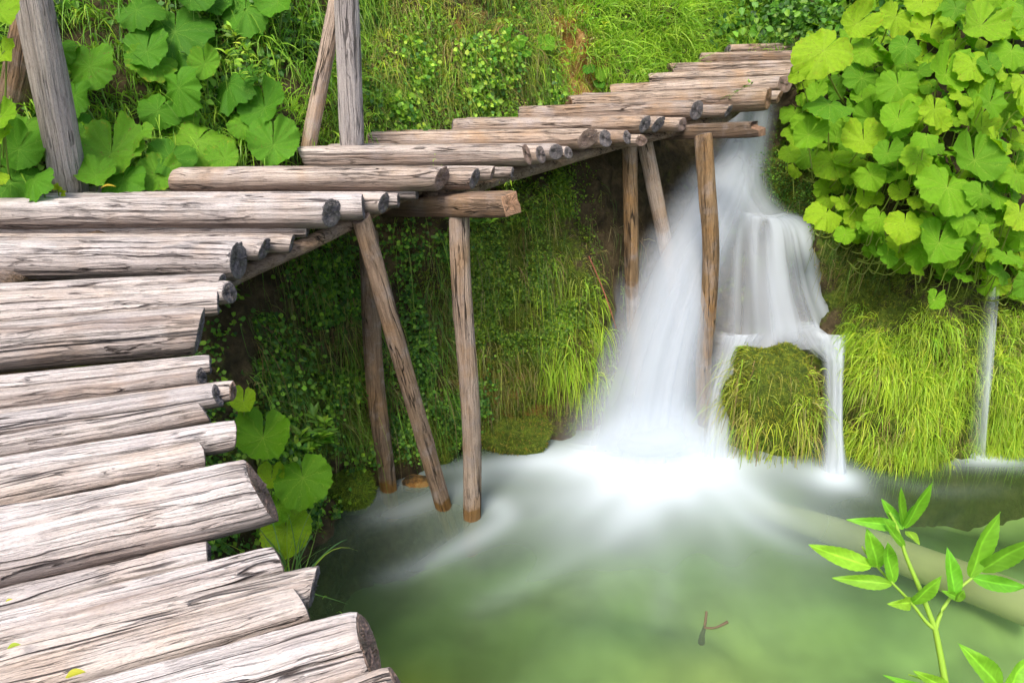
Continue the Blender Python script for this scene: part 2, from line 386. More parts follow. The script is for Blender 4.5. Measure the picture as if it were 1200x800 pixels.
# near deck: crest of the log at its right end, crest farther left, height below the eye, radius
near = [
 (466, 788, 300, 850, -1.74, .075), (427, 724, 150, 800, -1.70, .115), (348, 690, 0, 786, -1.73, .075),
 (364, 668, 0, 754, -1.74, .075), (322, 644, 0, 724, -1.75, .065), (240, 636, 0, 692, -1.78, .06),
 (300, 543, 0, 606, -1.60, .135), (232, 519, 0, 563, -1.62, .060), (270, 494, 0, 538, -1.63, .068),
 (236, 471, 0, 512, -1.62, .055), (252, 450, 0, 487, -1.63, .060), (270, 447, 190, 457, -1.66, .052),
 (233, 430, 0, 459, -1.62, .052), (243, 416, 0, 440, -1.63, .055),
 (228, 362, 0, 380, -1.50, .130), (252, 341, 0, 357, -1.52, .075), (266, 329, 0, 341, -1.53, .075), (258, 320, 0, 332, -1.55, .055),
]
fl = {6: .12, 1: .15, 14: .1}
for i, (xr, yr, xl, yl, z, r) in enumerate(near):
    A = atZ(xr, yr, CAM[2] + z); B = atZ(xl, yl, CAM[2] + z); d = nrm(B - A)
    ln = 2.3 if i != 11 else 1.2
    A = A - np.array([0, 0, r]); B = A + d * ln
    put_log('deck_log', B, A, r, (M_LOG, M_END), i, near=True, flat=fl.get(i, .2), cracks=3 if r > .1 else 2, knob=.12 if i % 3 == 0 else 0)
# farther flights: (x right, y crest, distance, x of left end or None, radius, drop of the right end)
def flight(xr, y, Y, xl, r, followers, yl=None, mat=M_LOG, end=M_END, ln=None, seed=50, k=0):
    A = atY(xr, y, Y)
    if xl is None: B = A + np.array([-(ln or 2.4), 0.0, 0.0])
    else:
        B = atY(xl, yl if yl else y, Y); B[2] = A[2] + (B[2] - A[2]) * .6
    c = np.array([0, 0, -r]); sk_ = float(np.clip(.12 + .38 * (A[0] + 1.3), .05, .95))
    put_log('deck_log', B + c, A + c, r, (mat, end), seed, near=True, flat=.15, cracks=2, knob=.06, skew=sk_)
    ENDS.append(A)
    for q, (x2, y2, dY, r2) in enumerate(followers):
        A2 = atY(x2, y2, Y + dY); B2 = A2 + (B - A) * np.array([1, 1, .3]) + np.array([(A[0] - A2[0]) * .35, 0, 0])
        c2 = np.array([0, 0, -r2])
        put_log('deck_log', B2 + c2, A2 + c2, r2, (mat, end), seed + q + 1, near=True, flat=.1, cracks=2, knob=.08, skew=sk_ * 1.1)
ENDS = []
flight(275, 281, 4.30, None, .135, [(308, 277, .20, .085), (340, 273, .36, .075), (359, 261, .50, .055)], seed=50, ln=2.6)
flight(386, 230, 4.80, None, .118, [(424, 226, .19, .10), (449, 224, .33, .085), (466, 226, .44, .06), (488, 218, .55, .055)], seed=60, ln=3.4)
flight(517, 193, 5.33, 202, .100, [(556, 195.5, .18, .088), (577, 194, .34, .062), (600, 195, .48, .052)], yl=197, mat=M_LOGMID, seed=70)
flight(618, 167, 6.02, 352, .100, [(634, 169, .16, .085), (652, 167.5, .30, .075), (666, 171, .42, .06)], yl=173, mat=M_LOGMID, seed=80)
flight(690, 149, 6.60, 432, .100, [(710, 151, .17, .09), (736, 152, .30, .07), (752, 157, .38, .062)], yl=156, mat=M_LOGFAR, seed=90)
flight(757, 134, 7.05, 530, .092, [(772, 136, .16, .085), (801, 137, .32, .075)], yl=141, mat=M_LOGFAR, seed=100)
flight(818, 116, 7.55, 608, .110, [(855, 122, .22, .07)], yl=129, mat=M_LOGFAR, seed=110)
flight(903, 101, 7.95, 668, .130, [(915, 105, .24, .08)], yl=117, mat=M_LOGFAR, end=M_ENDW, seed=120)
flight(921, 87, 8.40, 718, .105, [], yl=104, mat=M_LOGFAR, seed=130)
flight(938, 77, 8.80, 762, .100, [(940, 83, .24, .06)], yl=90, mat=M_LOGFAR, seed=140)
flight(948, 69, 9.25, 786, .095, [(945, 75, .24, .06)], yl=76, mat=M_LOGFAR, seed=150)
flight(960, 58, 9.75, 820, .090, [(958, 64, .24, .06)], yl=63, mat=M_LOGFAR, seed=160)
flight(985, 48, 10.3, 853, .085, [(985, 53, .24, .06)], yl=54, mat=M_LOGFAR, seed=170)
flight(1010, 42, 10.8, 868, .075, [(1010, 41, .22, .07), (1030, 41, .44, .07)], yl=46, mat=M_LOGFAR, seed=180)

# stringers under the deck, cross beams, props
def beam(name, pts, r, mat, seed, flat=.3):
    """a long bent pole through points"""
    P = catmull(pts, 26); nt = 20; rs = np.random.default_rng(seed); th = np.linspace(0, 2 * math.pi, nt, endpoint=False)
    T = nrm(np.gradient(P, axis=0)); up = np.array([0, 0, 1.0]); S = nrm(np.cross(T, up)); U = np.cross(S, T)
    rr = r * (1 + .07 * np.sin(3 * th[None, :] + np.linspace(0, 5, 26)[:, None]) + .05 * rs.standard_normal((26, nt)) * .5)
    V = P[:, None, :] + rr[..., None] * (np.cos(th)[None, :, None] * S[:, None, :] + np.sin(th)[None, :, None] * U[:, None, :])
    V = V.reshape(-1, 3); i = np.arange(25)[:, None] * nt; j = np.arange(nt)[None, :]; j2 = (j + 1) % nt
    F = np.stack([i + j, i + j2, i + nt + j2, i + nt + j], -1).reshape(-1, 4)
    c0 = len(V); V = np.concatenate([V, P[:1], P[-1:]]); a = np.arange(nt)
    F = np.concatenate([F, np.stack([a[0::2], np.full(nt // 2, c0), np.roll(a, -2)[0::2], a[1::2]], -1), np.stack([25 * nt + a[0::2], 25 * nt + a[1::2], 25 * nt + np.roll(a, -2)[0::2], np.full(nt // 2, c0 + 1)], -1)])
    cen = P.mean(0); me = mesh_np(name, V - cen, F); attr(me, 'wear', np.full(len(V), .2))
    o = link(name, me, walk, cen - ORG, (mat,)); return o
under_end = lambda i, dx, dz, dy=.12: ENDS[i] + np.array([dx, dy, dz])
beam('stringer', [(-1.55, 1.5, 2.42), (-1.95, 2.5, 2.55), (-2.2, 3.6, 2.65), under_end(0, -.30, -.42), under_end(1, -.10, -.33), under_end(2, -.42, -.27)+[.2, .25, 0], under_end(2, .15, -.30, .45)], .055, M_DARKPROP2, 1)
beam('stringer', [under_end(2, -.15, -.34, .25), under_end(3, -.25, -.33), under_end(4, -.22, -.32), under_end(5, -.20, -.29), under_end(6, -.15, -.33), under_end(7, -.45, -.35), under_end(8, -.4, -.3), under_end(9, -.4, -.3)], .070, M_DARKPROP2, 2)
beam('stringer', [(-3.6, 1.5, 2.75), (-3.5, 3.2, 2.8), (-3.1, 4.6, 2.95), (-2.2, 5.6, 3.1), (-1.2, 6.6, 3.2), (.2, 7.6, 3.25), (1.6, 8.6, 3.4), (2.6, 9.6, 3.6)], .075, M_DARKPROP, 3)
def squarebeam(name, A, B, w, h, mats, seed):
    o = put_log(name, A, B, 1.0, mats, seed, near=False, cracks=0)
    me = o.data; co = np.empty(len(me.vertices) * 3, np.float32); me.vertices.foreach_get('co', co); co = co.reshape(-1, 3)
    a = np.abs(co[:, 1:]).max(1, keepdims=True); rr = np.linalg.norm(co[:, 1:], axis=1, keepdims=True)
    q = co[:, 1:] / np.maximum(a, 1e-6) * rr * .93; co[:, 1] = q[:, 0] * w / 2; co[:, 2] = q[:, 1] * h / 2
    L = np.linalg.norm(np.array(B) - A); co[:, 0] = np.clip(co[:, 0], -L / 2 - .01, L / 2 + .01)
    me.vertices.foreach_set('co', co.ravel()); me.update(); return o
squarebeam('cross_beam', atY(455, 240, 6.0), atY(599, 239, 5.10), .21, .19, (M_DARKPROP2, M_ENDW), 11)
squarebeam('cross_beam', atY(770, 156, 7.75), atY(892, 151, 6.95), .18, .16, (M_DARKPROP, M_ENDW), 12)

def post(name, A, B, r, mat, seed, wl=None, **kw):
    if wl: A0 = atZ(*wl, 0); A = A0 + (A0 - B) * (.4 / max(B[2], .5)); kw['wetx'] = float(np.linalg.norm(A - A0)) - .02
    return put_log(name, A, B, r, (mat, M_END), seed, near=True, cracks=2, wearamt=.1, **kw)
post('support_post', None, atY(540, 246, 5.44), .086, M_PROP, 21, wl=(554, 606), taper=-.12, bend=.04, knob=.2)['label'] = 'tall upright prop bleached pale down one side'
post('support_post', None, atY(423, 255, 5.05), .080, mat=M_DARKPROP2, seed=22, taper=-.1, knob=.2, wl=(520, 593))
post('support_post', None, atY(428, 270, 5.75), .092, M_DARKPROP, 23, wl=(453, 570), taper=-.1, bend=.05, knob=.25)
post('support_post', atY(746, 475, 7.25), atY(736, 168, 7.25), .080, M_OCHRE, 24, bend=.02)
post('support_post', atY(806, 420, 7.8), atY(755, 162, 7.6), .085, M_PROP, 25)
post('support_post', atY(829, 500, 6.80), atY(827, 158, 7.15), .090, M_OCHRE, 26, bend=.09, knob=.8, taper=.05)['label'] = 'eroded ochre prop with a dark knot hole in front of the falls'
post('railing_post', atY(84, 240, 5.15), atY(34, -40, 5.2), .120, M_POST, 27, taper=-.12, bend=.02)['label'] = 'thick silver-grey railing post'
post('railing_post', atY(-8, 245, 5.45), atY(40, -10, 5.6), .115, M_DARKPROP, 28)['label'] = 'dark slanting brace post'
post('railing_post', atY(413, 172, 6.15), atY(405, -40, 6.2), .102, M_POST, 29, taper=-.1)['label'] = 'slim grey railing post'
post('railing_post', atY(360, 178, 6.25), atY(396, -5, 6.5), .068, M_PROP, 30)['label'] = 'thin brown brace leaning on the railing post'
post('railing_post', atY(988, 40, 11.2), atY(984, -20, 11.2), .07, M_POST, 31)

# ---------------------------------------------------------------- banks
cols = [  # rows: below water, waterline, lower face, upper face, shelf, slope, slope, slope, far
 [(-1.6,-3,-1.3),(-2.0,-3,0),(-2.4,-3,1.2),(-3.2,-3,2.2),(-4.6,-3,2.9),(-5.4,-3,3.9),(-6.2,-3,5.0),(-7.5,-3,7.5),(-9,-3,10)],
 [(-1.5,1.5,-1.3),(-1.95,1.5,0),(-2.3,1.5,1.1),(-2.9,1.5,2.1),(-4.2,1.5,2.8),(-5.0,1.6,3.8),(-5.8,1.7,5.0),(-7,1.8,7.5),(-9,2,10)],
 [(-1.4,3.4,-1.3),(-1.88,3.5,0),(-2.1,3.6,1.0),(-2.6,3.8,2.1),(-3.8,4.1,2.85),(-4.6,4.5,3.8),(-5.2,4.9,4.9),(-6.2,5.4,7.5),(-8,6,10)],
 [(-1.35,4.6,-1.3),(-1.82,4.95,0),(-1.95,5.1,1.0),(-2.25,5.3,2.3),(-3.0,5.55,3.05),(-3.5,6.0,3.8),(-4.0,6.4,4.7),(-4.8,7.4,7.2),(-6,9,10)],
 [(-1.1,5.2,-1.3),(-1.5,5.6,0),(-1.5,5.85,1.1),(-1.6,6.15,2.4),(-1.9,6.4,3.2),(-2.05,6.8,3.95),(-2.2,7.3,4.8),(-2.6,8.2,7.2),(-3.5,10,10)],
 [(0,5.9,-1.3),(0,6.4,0),(0,6.6,1.1),(0,7.0,2.5),(-.15,7.55,3.35),(-.15,8.0,4.1),(-.15,8.5,4.9),(-.2,9.4,7.2),(-.2,11,10)],
 [(.9,6.1,-1.3),(.89,6.55,0),(.92,6.85,1.1),(.9,7.6,2.6),(.95,8.45,3.55),(1.0,8.9,4.2),(1.0,9.5,5.0),(1.1,10.5,7.2),(1.2,12,10)],
 [(1.7,6.8,-1.3),(1.7,7.4,0),(1.8,7.8,1.1),(1.95,8.4,2.5),(2.1,9.5,3.6),(2.2,10.0,4.3),(2.3,10.6,5.0),(2.4,11.6,7.4),(2.6,13,10)],
 [(2.8,6.9,-1.3),(2.8,7.6,0),(2.9,8.0,1.1),(3.1,8.6,2.6),(3.1,9.9,3.2),(3.3,11.0,4.2),(3.4,11.6,5.0),(3.6,12.6,7.5),(3.8,14,10)],
 [(3.3,6.8,-1.3),(3.25,7.1,0),(3.3,7.3,1.2),(3.6,7.9,2.3),(3.9,8.6,3.3),(4.5,9.6,3.9),(4.8,11.0,4.6),(5,12.5,6.5),(5.4,14,9)],
 [(3.75,5.7,-1.3),(3.78,6.1,0),(3.78,6.3,.9),(3.95,6.85,1.8),(4.15,7.4,3.0),(4.6,8.5,3.9),(5.2,10.0,4.6),(5.6,12,6),(6.2,14,8)],
 [(4.4,5.5,-1.3),(4.4,5.95,0),(4.4,6.12,1.0),(4.47,6.52,1.85),(4.6,6.95,2.9),(5.0,8.0,3.9),(5.7,9.5,4.7),(6.3,11.5,6),(7,14,8)],
 [(5.9,5.8,-1.3),(5.9,6.3,0),(5.95,6.5,1.0),(5.95,6.9,1.8),(6.1,7.1,2.9),(6.6,8.2,3.9),(7.3,9.7,4.7),(8,12,6),(9,14,8)],
 [(12,5.9,-1.3),(12,6.4,0),(12,6.7,1.1),(12,7.1,2.0),(12,7.5,2.9),(12.3,8.6,3.9),(12.6,10,4.7),(13,12,6),(13,14,8)],
]
NC, NR = 300, 190
cg = np.array(cols, float)                                   # (C, Rw, 3)
tmp = np.stack([catmull(cg[:, j], NC) for j in range(cg.shape[1])], 1)    # NC x Rw x 3
BK = np.stack([catmull(tmp[i], NR) for i in range(NC)], 0)   # NC x NR x 3
def gnormals(Gd):
    du = np.gradient(Gd, axis=0); dv = np.gradient(Gd, axis=1); n = nrm(np.cross(du, dv))
    return n
nb = gnormals(BK)
if (nb[:, 60] * (CAM + [0, 2, -1] - BK[:, 60])).sum() < 0: nb = -nb; BFLIP = False
else: BFLIP = True
Pf = BK.reshape(-1, 3)
disp = .16 * fbm(Pf, 1.4, 3, 1) + .09 * fbm(Pf, 4.0, 3, 2) + .035 * fbm(Pf, 11, 2, 3)
BK = BK + nb * disp.reshape(NC, NR)[..., None]
nb = gnormals(BK); nb = nb if (nb[:, 60] * (CAM + [0, 2, -1] - BK[:, 60])).sum() > 0 else -nb
bp = BK.reshape(-1, 3); bx, by = proj(bp)
recess = lambda x, y: np.clip(1.0 * blob(x, y, 700, 250, 55, 100) + .9 * blob(x, y, 470, 330, 38, 150) + .85 * blob(x, y, 300, 420, 45, 130) + .7 * blob(x, y, 560, 210, 60, 40), 0, 1)
vrow = np.tile(np.linspace(0, 8, NR), NC)
front = (vrow < 7.5); wet = .26 * (vrow > 1) * (vrow < 4) * (1 - 1.6 * recess(bx, by))
ochre = 1.3 * blob(bx, by, 672, 70, 30, 70) + .5 * blob(bx, by, 560, 20, 60, 30) + 1.1 * blob(bx, by, 590, 465, 65, 45) + .45 * blob(bx, by, 640, 300, 30, 60) + .3 * blob(bx, by, 450, 470, 40, 60) + .3 * blob(bx, by, 740, 60, 60, 60)
moss = .75 * blob(bx, by, 630, 330, 80, 120) + .3 * blob(bx, by, 610, 505, 70, 12) + .7 * blob(bx, by, 1100, 460, 150, 100) + .6 * blob(bx, by, 330, 480, 90, 100) + .5 * blob(bx, by, 930, 210, 50, 60) + .7 * blob(bx, by, 1010, 290, 40, 70) + .5 * blob(bx, by, 480, 520, 60, 30) + .55 * blob(bx, by, 780, 40, 120, 50)
me = mesh_np('bank', bp, grid_faces(NC, NR, flip=BFLIP)); attr(me, 'moss', (moss + wet) * front); attr(me, 'ochre', ochre * front)
bank = link('hillside', me, None, None, (M_BANK,))
tag(bank, 'steep earth and moss hillside rising behind the walkway and pool', 'hillside', kind='structure')

# near bank under the photographer, out of the frame, so the foreground shrub has ground to grow from
nu, nv = 60, 30
xs = np.linspace(-9, 14, nu); prof = catmull([(-14, 4.2), (-6, 3.2), (-1.5, 2.6), (.2, 2.5), (.75, 2.1), (1.15, 1.0), (1.5, 0), (2.0, -.9)], nv)
NBK = np.zeros((nu, nv, 3)); NBK[..., 0] = xs[:, None]; NBK[..., 1] = prof[None, :, 0]; NBK[..., 2] = prof[None, :, 1]
q = NBK.reshape(-1, 3); q[:, 2] += .12 * fbm(q, .8, 3, 5)
me = mesh_np('near_bank', q, grid_faces(nu, nv, flip=False)); attr(me, 'moss', np.full(len(q), .5)); attr(me, 'ochre', np.zeros(len(q)))
tag(link('near_ground', me, None, None, (M_BANK,)), 'low mossy bank on the near side of the pool', 'ground', kind='structure')

# ---------------------------------------------------------------- pool bed and water
def plate(x0, x1, y0, y1, s):
    nx, ny = int((x1 - x0) / s) + 1, int((y1 - y0) / s) + 1
    X, Y = np.meshgrid(np.linspace(x0, x1, nx), np.linspace(y0, y1, ny), indexing='ij'); return nx, ny, X, Y
nx, ny, X, Y = plate(-6, 14, -1, 9.5, .06)
P = np.stack([X, Y, np.zeros_like(X)], -1).reshape(-1, 3); px_, py_ = proj(P)
zb = -.75 + .25 * fbm(P, .7, 3, 8)
sand = np.array([.62, .70, .32]); dark = np.array([.26, .38, .16]); yel = np.array([.34, .33, .04])
w1 = vnoise2(X.ravel() * 1.1 + 5, Y.ravel() * 1.1, 3)[:, None]; cB = sand * w1 + dark * (1 - w1) * 1.2
def addc(c, cx, cy, rx, ry, col, a):
    w = (a * blob(px_, py_, cx, cy, rx, ry))[:, None]; return c * (1 - w) + np.array(col) * w
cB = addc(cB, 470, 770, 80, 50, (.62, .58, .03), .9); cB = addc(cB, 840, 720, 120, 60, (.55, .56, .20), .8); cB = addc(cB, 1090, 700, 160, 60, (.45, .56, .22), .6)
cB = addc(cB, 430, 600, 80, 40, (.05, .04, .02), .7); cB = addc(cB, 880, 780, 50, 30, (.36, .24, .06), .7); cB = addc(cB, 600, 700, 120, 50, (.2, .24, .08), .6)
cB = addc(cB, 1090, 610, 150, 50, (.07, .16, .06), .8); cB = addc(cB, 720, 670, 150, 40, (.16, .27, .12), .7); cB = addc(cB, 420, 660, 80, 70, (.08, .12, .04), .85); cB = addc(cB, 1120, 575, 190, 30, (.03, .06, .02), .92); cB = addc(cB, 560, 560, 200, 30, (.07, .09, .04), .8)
P[:, 2] = zb
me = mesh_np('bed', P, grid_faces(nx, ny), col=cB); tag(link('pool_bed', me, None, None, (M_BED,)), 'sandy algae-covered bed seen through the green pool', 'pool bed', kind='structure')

nx, ny, X, Y = plate(-3.2, 14, 1.0, 8.6, .035)
x, y = X.ravel(), Y.ravel(); P = np.stack([x, y, np.zeros_like(x)], -1)
def pt(a, b): return atZ(a, b, 0)[:2]
def radial(cx, cy, x, y, n1, seed):
    dx, dy = x - cx, y - cy; r = np.hypot(dx, dy); th = np.arctan2(dy, dx)
    th = th + .12 * np.sin(r * 1.1 + seed); return r, vnoise2(th * n1 + 50, r * 1.3, seed) * .45 + vnoise2(th * n1 * 2.6 + 90, r * 1.9 + 7, seed + 1) * .35 + vnoise2(th * n1 * 6 + 10, r * 2.2 + 3, seed + 2) * .20
c1 = pt(768, 530)
r1, s1 = radial(c1[0], c1[1] + .35, x, y, 4.5, 11)
ex = (x - c1[0]) / np.where(x < c1[0], 1.55, 1.0); ey = (y - c1[1]); rl = np.hypot(ex, np.where(ey > 0, ey * .9, ey))
reach = .70 + .50 * s1
foam = np.clip(1.0 * np.exp(-(rl / reach) ** 2), 0, 1)
foam = foam * .92 + .46 * np.exp(-(rl / 1.6) ** 2) * (.30 + .95 * s1)
shore = sstep(0, .55, (6.62 + .9 * sstep(.6, 1.9, x) - .9 * sstep(.6, -1.6, x)) - y); foam = foam * (.12 + .88 * shore) * (1 - .75 * sstep(3.0, 4.2, x))
c2 = pt(980, 560); r2, s2 = radial(c2[0], c2[1], x, y, 5, 21); foam += .8 * np.exp(-(np.hypot((x - c2[0]), (y - c2[1]) * 1.3) / (.14 + .26 * s2)) ** 2)
c3 = pt(1142, 533); r3, s3 = radial(c3[0], c3[1], x, y, 5, 31); foam += .95 * np.exp(-(np.hypot((x - c3[0] - .1) * .62, (y - c3[1]) * 1.9) / (.16 + .30 * s3)) ** 2)
def streak(pts, w, a):
    """a soft foam ribbon on the water along photo points"""
    global foam
    Q = catmull([pt(*p) for p in pts], 60); best = np.full(len(x), 1e9); at_ = np.zeros(len(x))
    for i, qq in enumerate(Q):
        d = np.hypot(x - qq[0], y - qq[1]); mk = d < best; best = np.where(mk, d, best); at_ = np.where(mk, i / 59, at_)
    foam = foam + a * np.exp(-(best / (w * (1 - .45 * at_))) ** 2) * np.sin(np.clip(at_ * .9 + .1, 0, 1) * math.pi) ** .6
streak([(560, 590), (584, 592), (592, 606), (565, 626), (530, 645), (480, 668), (430, 680)], .12, .40)
streak([(560, 560), (520, 580), (470, 600), (420, 608)], .13, .26)
streak([(505, 545), (470, 560), (440, 580), (400, 590)], .08, .28)
streak([(640, 540), (560, 545), (500, 555), (470, 575)], .12, .30)
streak([(760, 600), (700, 640), (600, 690), (540, 720)], .12, .14)
streak([(790, 620), (780, 680), (770, 740)], .13, .12)
streak([(860, 600), (930, 640), (990, 660)], .11, .10)
streak([(1030, 560), (1100, 575), (1190, 570)], .07, .10)
fg = foam.reshape(nx, ny)
for _ in range(2):
    for ax_ in (0, 1): fg = (np.roll(fg, 1, ax_) + np.roll(fg, -1, ax_) + np.roll(fg, 2, ax_) + np.roll(fg, -2, ax_) + fg) / 5
foam = fg.ravel()
foam = np.clip(foam, 0, .97)
foam = np.clip(foam, 0, 1) * sstep(1.2, 2.2, y)
murk = .20 + .12 * vnoise2(x * .8, y * .8, 5) + .35 * np.exp(-(r1 / 2.2) ** 2)
P[:, 2] = .06 * np.exp(-(r1 / .55) ** 2) + .004 * (s1 - .5) * np.exp(-(r1 / 2.5) ** 2) + .03 * np.exp(-(r2 / .2) ** 2)
me = mesh_np('water', P, grid_faces(nx, ny, flip=False)); attr(me, 'foam', foam); attr(me, 'murk', murk)
tag(link('pool_water', me, None, None, (M_WATER,)), 'green pool water with white foam fanning out from the falls', 'water', kind='structure')

# sunken pale trunk and twig
def tube(pts, radii, n=40, nt=12, rs=None):
    P = catmull(pts, n); rr = np.interp(np.linspace(0, 1, n), np.linspace(0, 1, len(radii)), radii); T = nrm(np.gradient(P, axis=0))
    ref = np.tile(np.array([[.13, .21, .97]]), (n, 1)); ref = np.where(np.abs((T * ref).sum(1, keepdims=True)) > .93, np.array([[1.0, .1, 0]]), ref)
    S = nrm(np.cross(T, ref)); U = np.cross(S, T); th = np.linspace(0, 2 * math.pi, nt, endpoint=False)
    V = (P[:, None] + rr[:, None, None] * (np.cos(th)[None, :, None] * S[:, None] + np.sin(th)[None, :, None] * U[:, None])).reshape(-1, 3)
    i = np.arange(n - 1)[:, None] * nt; j = np.arange(nt)[None]; j2 = (j + 1) % nt
    return V, np.stack([i + j, i + j2, i + nt + j2, i + nt + j], -1).reshape(-1, 4)
def join(parts):
    Vs, Fs, o = [], [], 0
    for V, F in parts: Vs.append(V); Fs.append(F + o); o += len(V)
    return np.concatenate(Vs), np.concatenate(Fs)
V, F = tube([atZ(880, 590, -.45), atZ(985, 625, -.34), atZ(1090, 665, -.30), atZ(1220, 715, -.28)], [.10, .15, .17, .19], nt=20)
tag(link('sunken_trunk', mesh_np('trunk', V, F, col=np.tile([.60, .52, .34], (len(V), 1))), None, None, (M_BED,)), 'pale brown trunk lying under the water behind the shrub sprig', 'trunk')
V, F = join([tube([atZ(822, 752, -.22), atZ(823, 744, -.1), atZ(826, 732, .0), atZ(828, 716, .06)], [.03, .022, .012, .010], 14, 8), tube([atZ(825, 735, 0), atZ(838, 735, .02), atZ(853, 728, .06)], [.010, .009, .012], 10, 8)])
tag(link('twig', mesh_np('twig', V, F, col=np.tile([.13, .10, .06], (len(V), 1))), None, None, (M_BED,)), 'small brown forked twig poking out of the green pool', 'twig')

# ---------------------------------------------------------------- rocks
def rock_mesh(c, rad, seed, amp=.18, n=56, m=34, flatb=True):
    u = np.linspace(0, 2 * math.pi, n, endpoint=False); v = np.linspace(-math.pi / 2, math.pi / 2, m); U, Vv = np.meshgrid(u, v, indexing='ij')
    D = np.stack([np.cos(Vv) * np.cos(U), np.cos(Vv) * np.sin(U), np.sin(Vv)], -1).reshape(-1, 3); D = D / (np.abs(D) ** 2.8).sum(1, keepdims=True) ** (1 / 2.8)
    k = 1 + amp * fbm(D, 1.3, 4, seed); P = D * k[:, None] * np.array(rad) + np.array(c)
    i = np.arange(n)[:, None] * m; i2 = (np.arange(n)[:, None] + 1) % n * m; j = np.arange(m - 1)[None]
    F = np.stack([i + j, i2 + j, i2 + j + 1, i + j + 1], -1).reshape(-1, 4)
    return P, F
def rock(name, c, rad, seed, mossv, och, label, amp=.18):
    P, F = rock_mesh((0, 0, 0), rad, seed, amp); me = mesh_np(name, P, F); attr(me, 'moss', np.full(len(P), mossv)); attr(me, 'ochre', np.full(len(P), och))
    o = link(name, me, None, c, (M_BANK,)); tag(o, label, 'rock'); return o, P + np.array(c), F
BO, BOV, BOF = rock('mossy_boulder', (2.90, 6.60, .36), (.48, .46, .68), 47, .95, .2, 'rounded boulder capped with moss between two branches of the waterfall', .20)
M1, M1V, M1F = rock('mossy_rock', atZ(405, 575, .06), (.27, .22, .24), 42, 1.2, 0, 'low bright moss cushion at the water edge beside the dark prop', .1)
M2, M2V, M2F = rock('mossy_rock', atZ(600, 508, .1), (.42, .25, .22), 43, .9, .3, 'brown-green mossy rock under the cliff right of the pale prop', .2)
M3, M3V, M3F = rock('mossy_rock', atZ(497, 520, .1), (.34, .25, .30), 44, .8, .2, 'small mossy rock at the cliff foot between the props', .2)
rock('wet_rock', atZ(488, 567, -.03), (.15, .10, .07), 45, .2, .55, 'small ochre stone just breaking the water beside the slanting prop')

# ---------------------------------------------------------------- waterfalls
def sheet(rows, n=110, m=60, off=0.0, seed=0, soft=.22, dens=1.0, k=9, fade_top=.0, fade_bot=.0, grain=.5, side=(1, 1), bul=.16):
    """rows of (x left, x right, y photo, distance [, distance right])"""
    Lp = catmull([atY(r[0], r[2], r[3]) for r in rows], n); Rp = catmull([atY(r[1], r[2] + (r[5] if len(r) > 5 else 0), r[4] if len(r) > 4 else r[3]) for r in rows], n)
    u = np.linspace(0, 1, m)[None, :, None]; P = Lp[:, None] * (1 - u) + Rp[:, None] * u
    uu = np.linspace(0, 1, m)[None, :].repeat(n, 0); vv = np.linspace(0, 1, n)[:, None].repeat(m, 1)
    w = vnoise2(uu * k + seed * 3.7, vv * 1.3 + seed, seed) * .55 + vnoise2(uu * k * 3.1, vv * 1.8 + 9, seed + 5) * .3 + vnoise2(uu * k * 7, vv * 2.2, seed + 8) * .15
    bulge = np.sin(uu * math.pi) * bul + (w - .5) * .07
    P[..., 1] -= bulge + off; P[..., 2] += (w - .5) * .02
    e = sstep(0, soft, uu) if side[0] else 1; e = e * (sstep(0, soft, 1 - uu) if side[1] else 1)
    a = np.clip(dens * (1 - grain + grain * 2.0 * sstep(.25, .75, w)), 0, 1) * e
    if fade_top: a = a * sstep(0, fade_top, vv)
    if fade_bot: a = a * sstep(0, fade_bot, 1 - vv)
    return P.reshape(-1, 3), np.clip(a, 0, 1).ravel(), grid_faces(n, m)
def fall(name, layers, label):
    Vs, As, Fs, o = [], [], [], 0
    for kw in layers:
        V, a, F = sheet(**kw); Vs.append(V); As.append(a); Fs.append(F + o); o += len(V)
    me = mesh_np(name, np.concatenate(Vs), np.concatenate(Fs)); attr(me, 'alpha', np.concatenate(As))
    return tag(link(name, me, None, None, (M_FALL,)), label, 'waterfall')
main = [(842, 910, 120, 8.9), (826, 902, 165, 8.5), (786, 896, 210, 8.1), (756, 880, 260, 7.75), (724, 864, 310, 7.45), (696, 850, 370, 7.15), (674, 840, 430, 6.85), (658, 836, 480, 6.62), (642, 838, 530, 6.40)]
core = [(844, 898, 150, 8.5), (806, 880, 220, 8.0), (765, 858, 280, 7.6), (738, 842, 340, 7.3), (712, 828, 410, 6.95), (694, 824, 470, 6.66), (680, 824, 530, 6.36)]
fall('main_waterfall', [
    dict(rows=main, seed=3, soft=.34, dens=.38, k=3, grain=.45, fade_top=.15),
    dict(rows=main, seed=4, soft=.45, dens=.42, k=4, off=.10, grain=.35, fade_top=.3),
    dict(rows=core, seed=5, soft=.45, dens=.45, k=4, off=.18, grain=.3, fade_top=.35),
    dict(rows=core, seed=6, soft=.5, dens=.4, k=5, off=.27, grain=.3, fade_top=.65),
    dict(rows=[(668, 850, 430, 6.75), (652, 865, 475, 6.5), (636, 880, 512, 6.25), (626, 885, 540, 6.05)], seed=7, soft=.5, dens=.40, k=2, grain=.15, fade_top=.7, fade_bot=.35, n=50, m=30),
    dict(rows=[(690, 845, 450, 6.55), (668, 865, 490, 6.3), (650, 880, 530, 6.0)], seed=8, soft=.5, dens=.35, k=2, grain=.15, fade_top=.7, fade_bot=.35, n=50, m=30)],
    'wide silky white plume falling from under the walkway into the pool')
ledge = [(856, 922, 243, 8.2), (846, 950, 249, 8.05), (838, 968, 262, 7.9), (832, 980, 288, 7.72), (826, 998, 330, 7.5), (818, 1026, 374, 7.3), (814, 1024, 396, 7.15)]
chute = [(838, 915, 115, 9.2), (840, 905, 170, 8.9), (838, 905, 215, 8.5), (842, 925, 240, 8.25), (846, 950, 252, 8.05)]
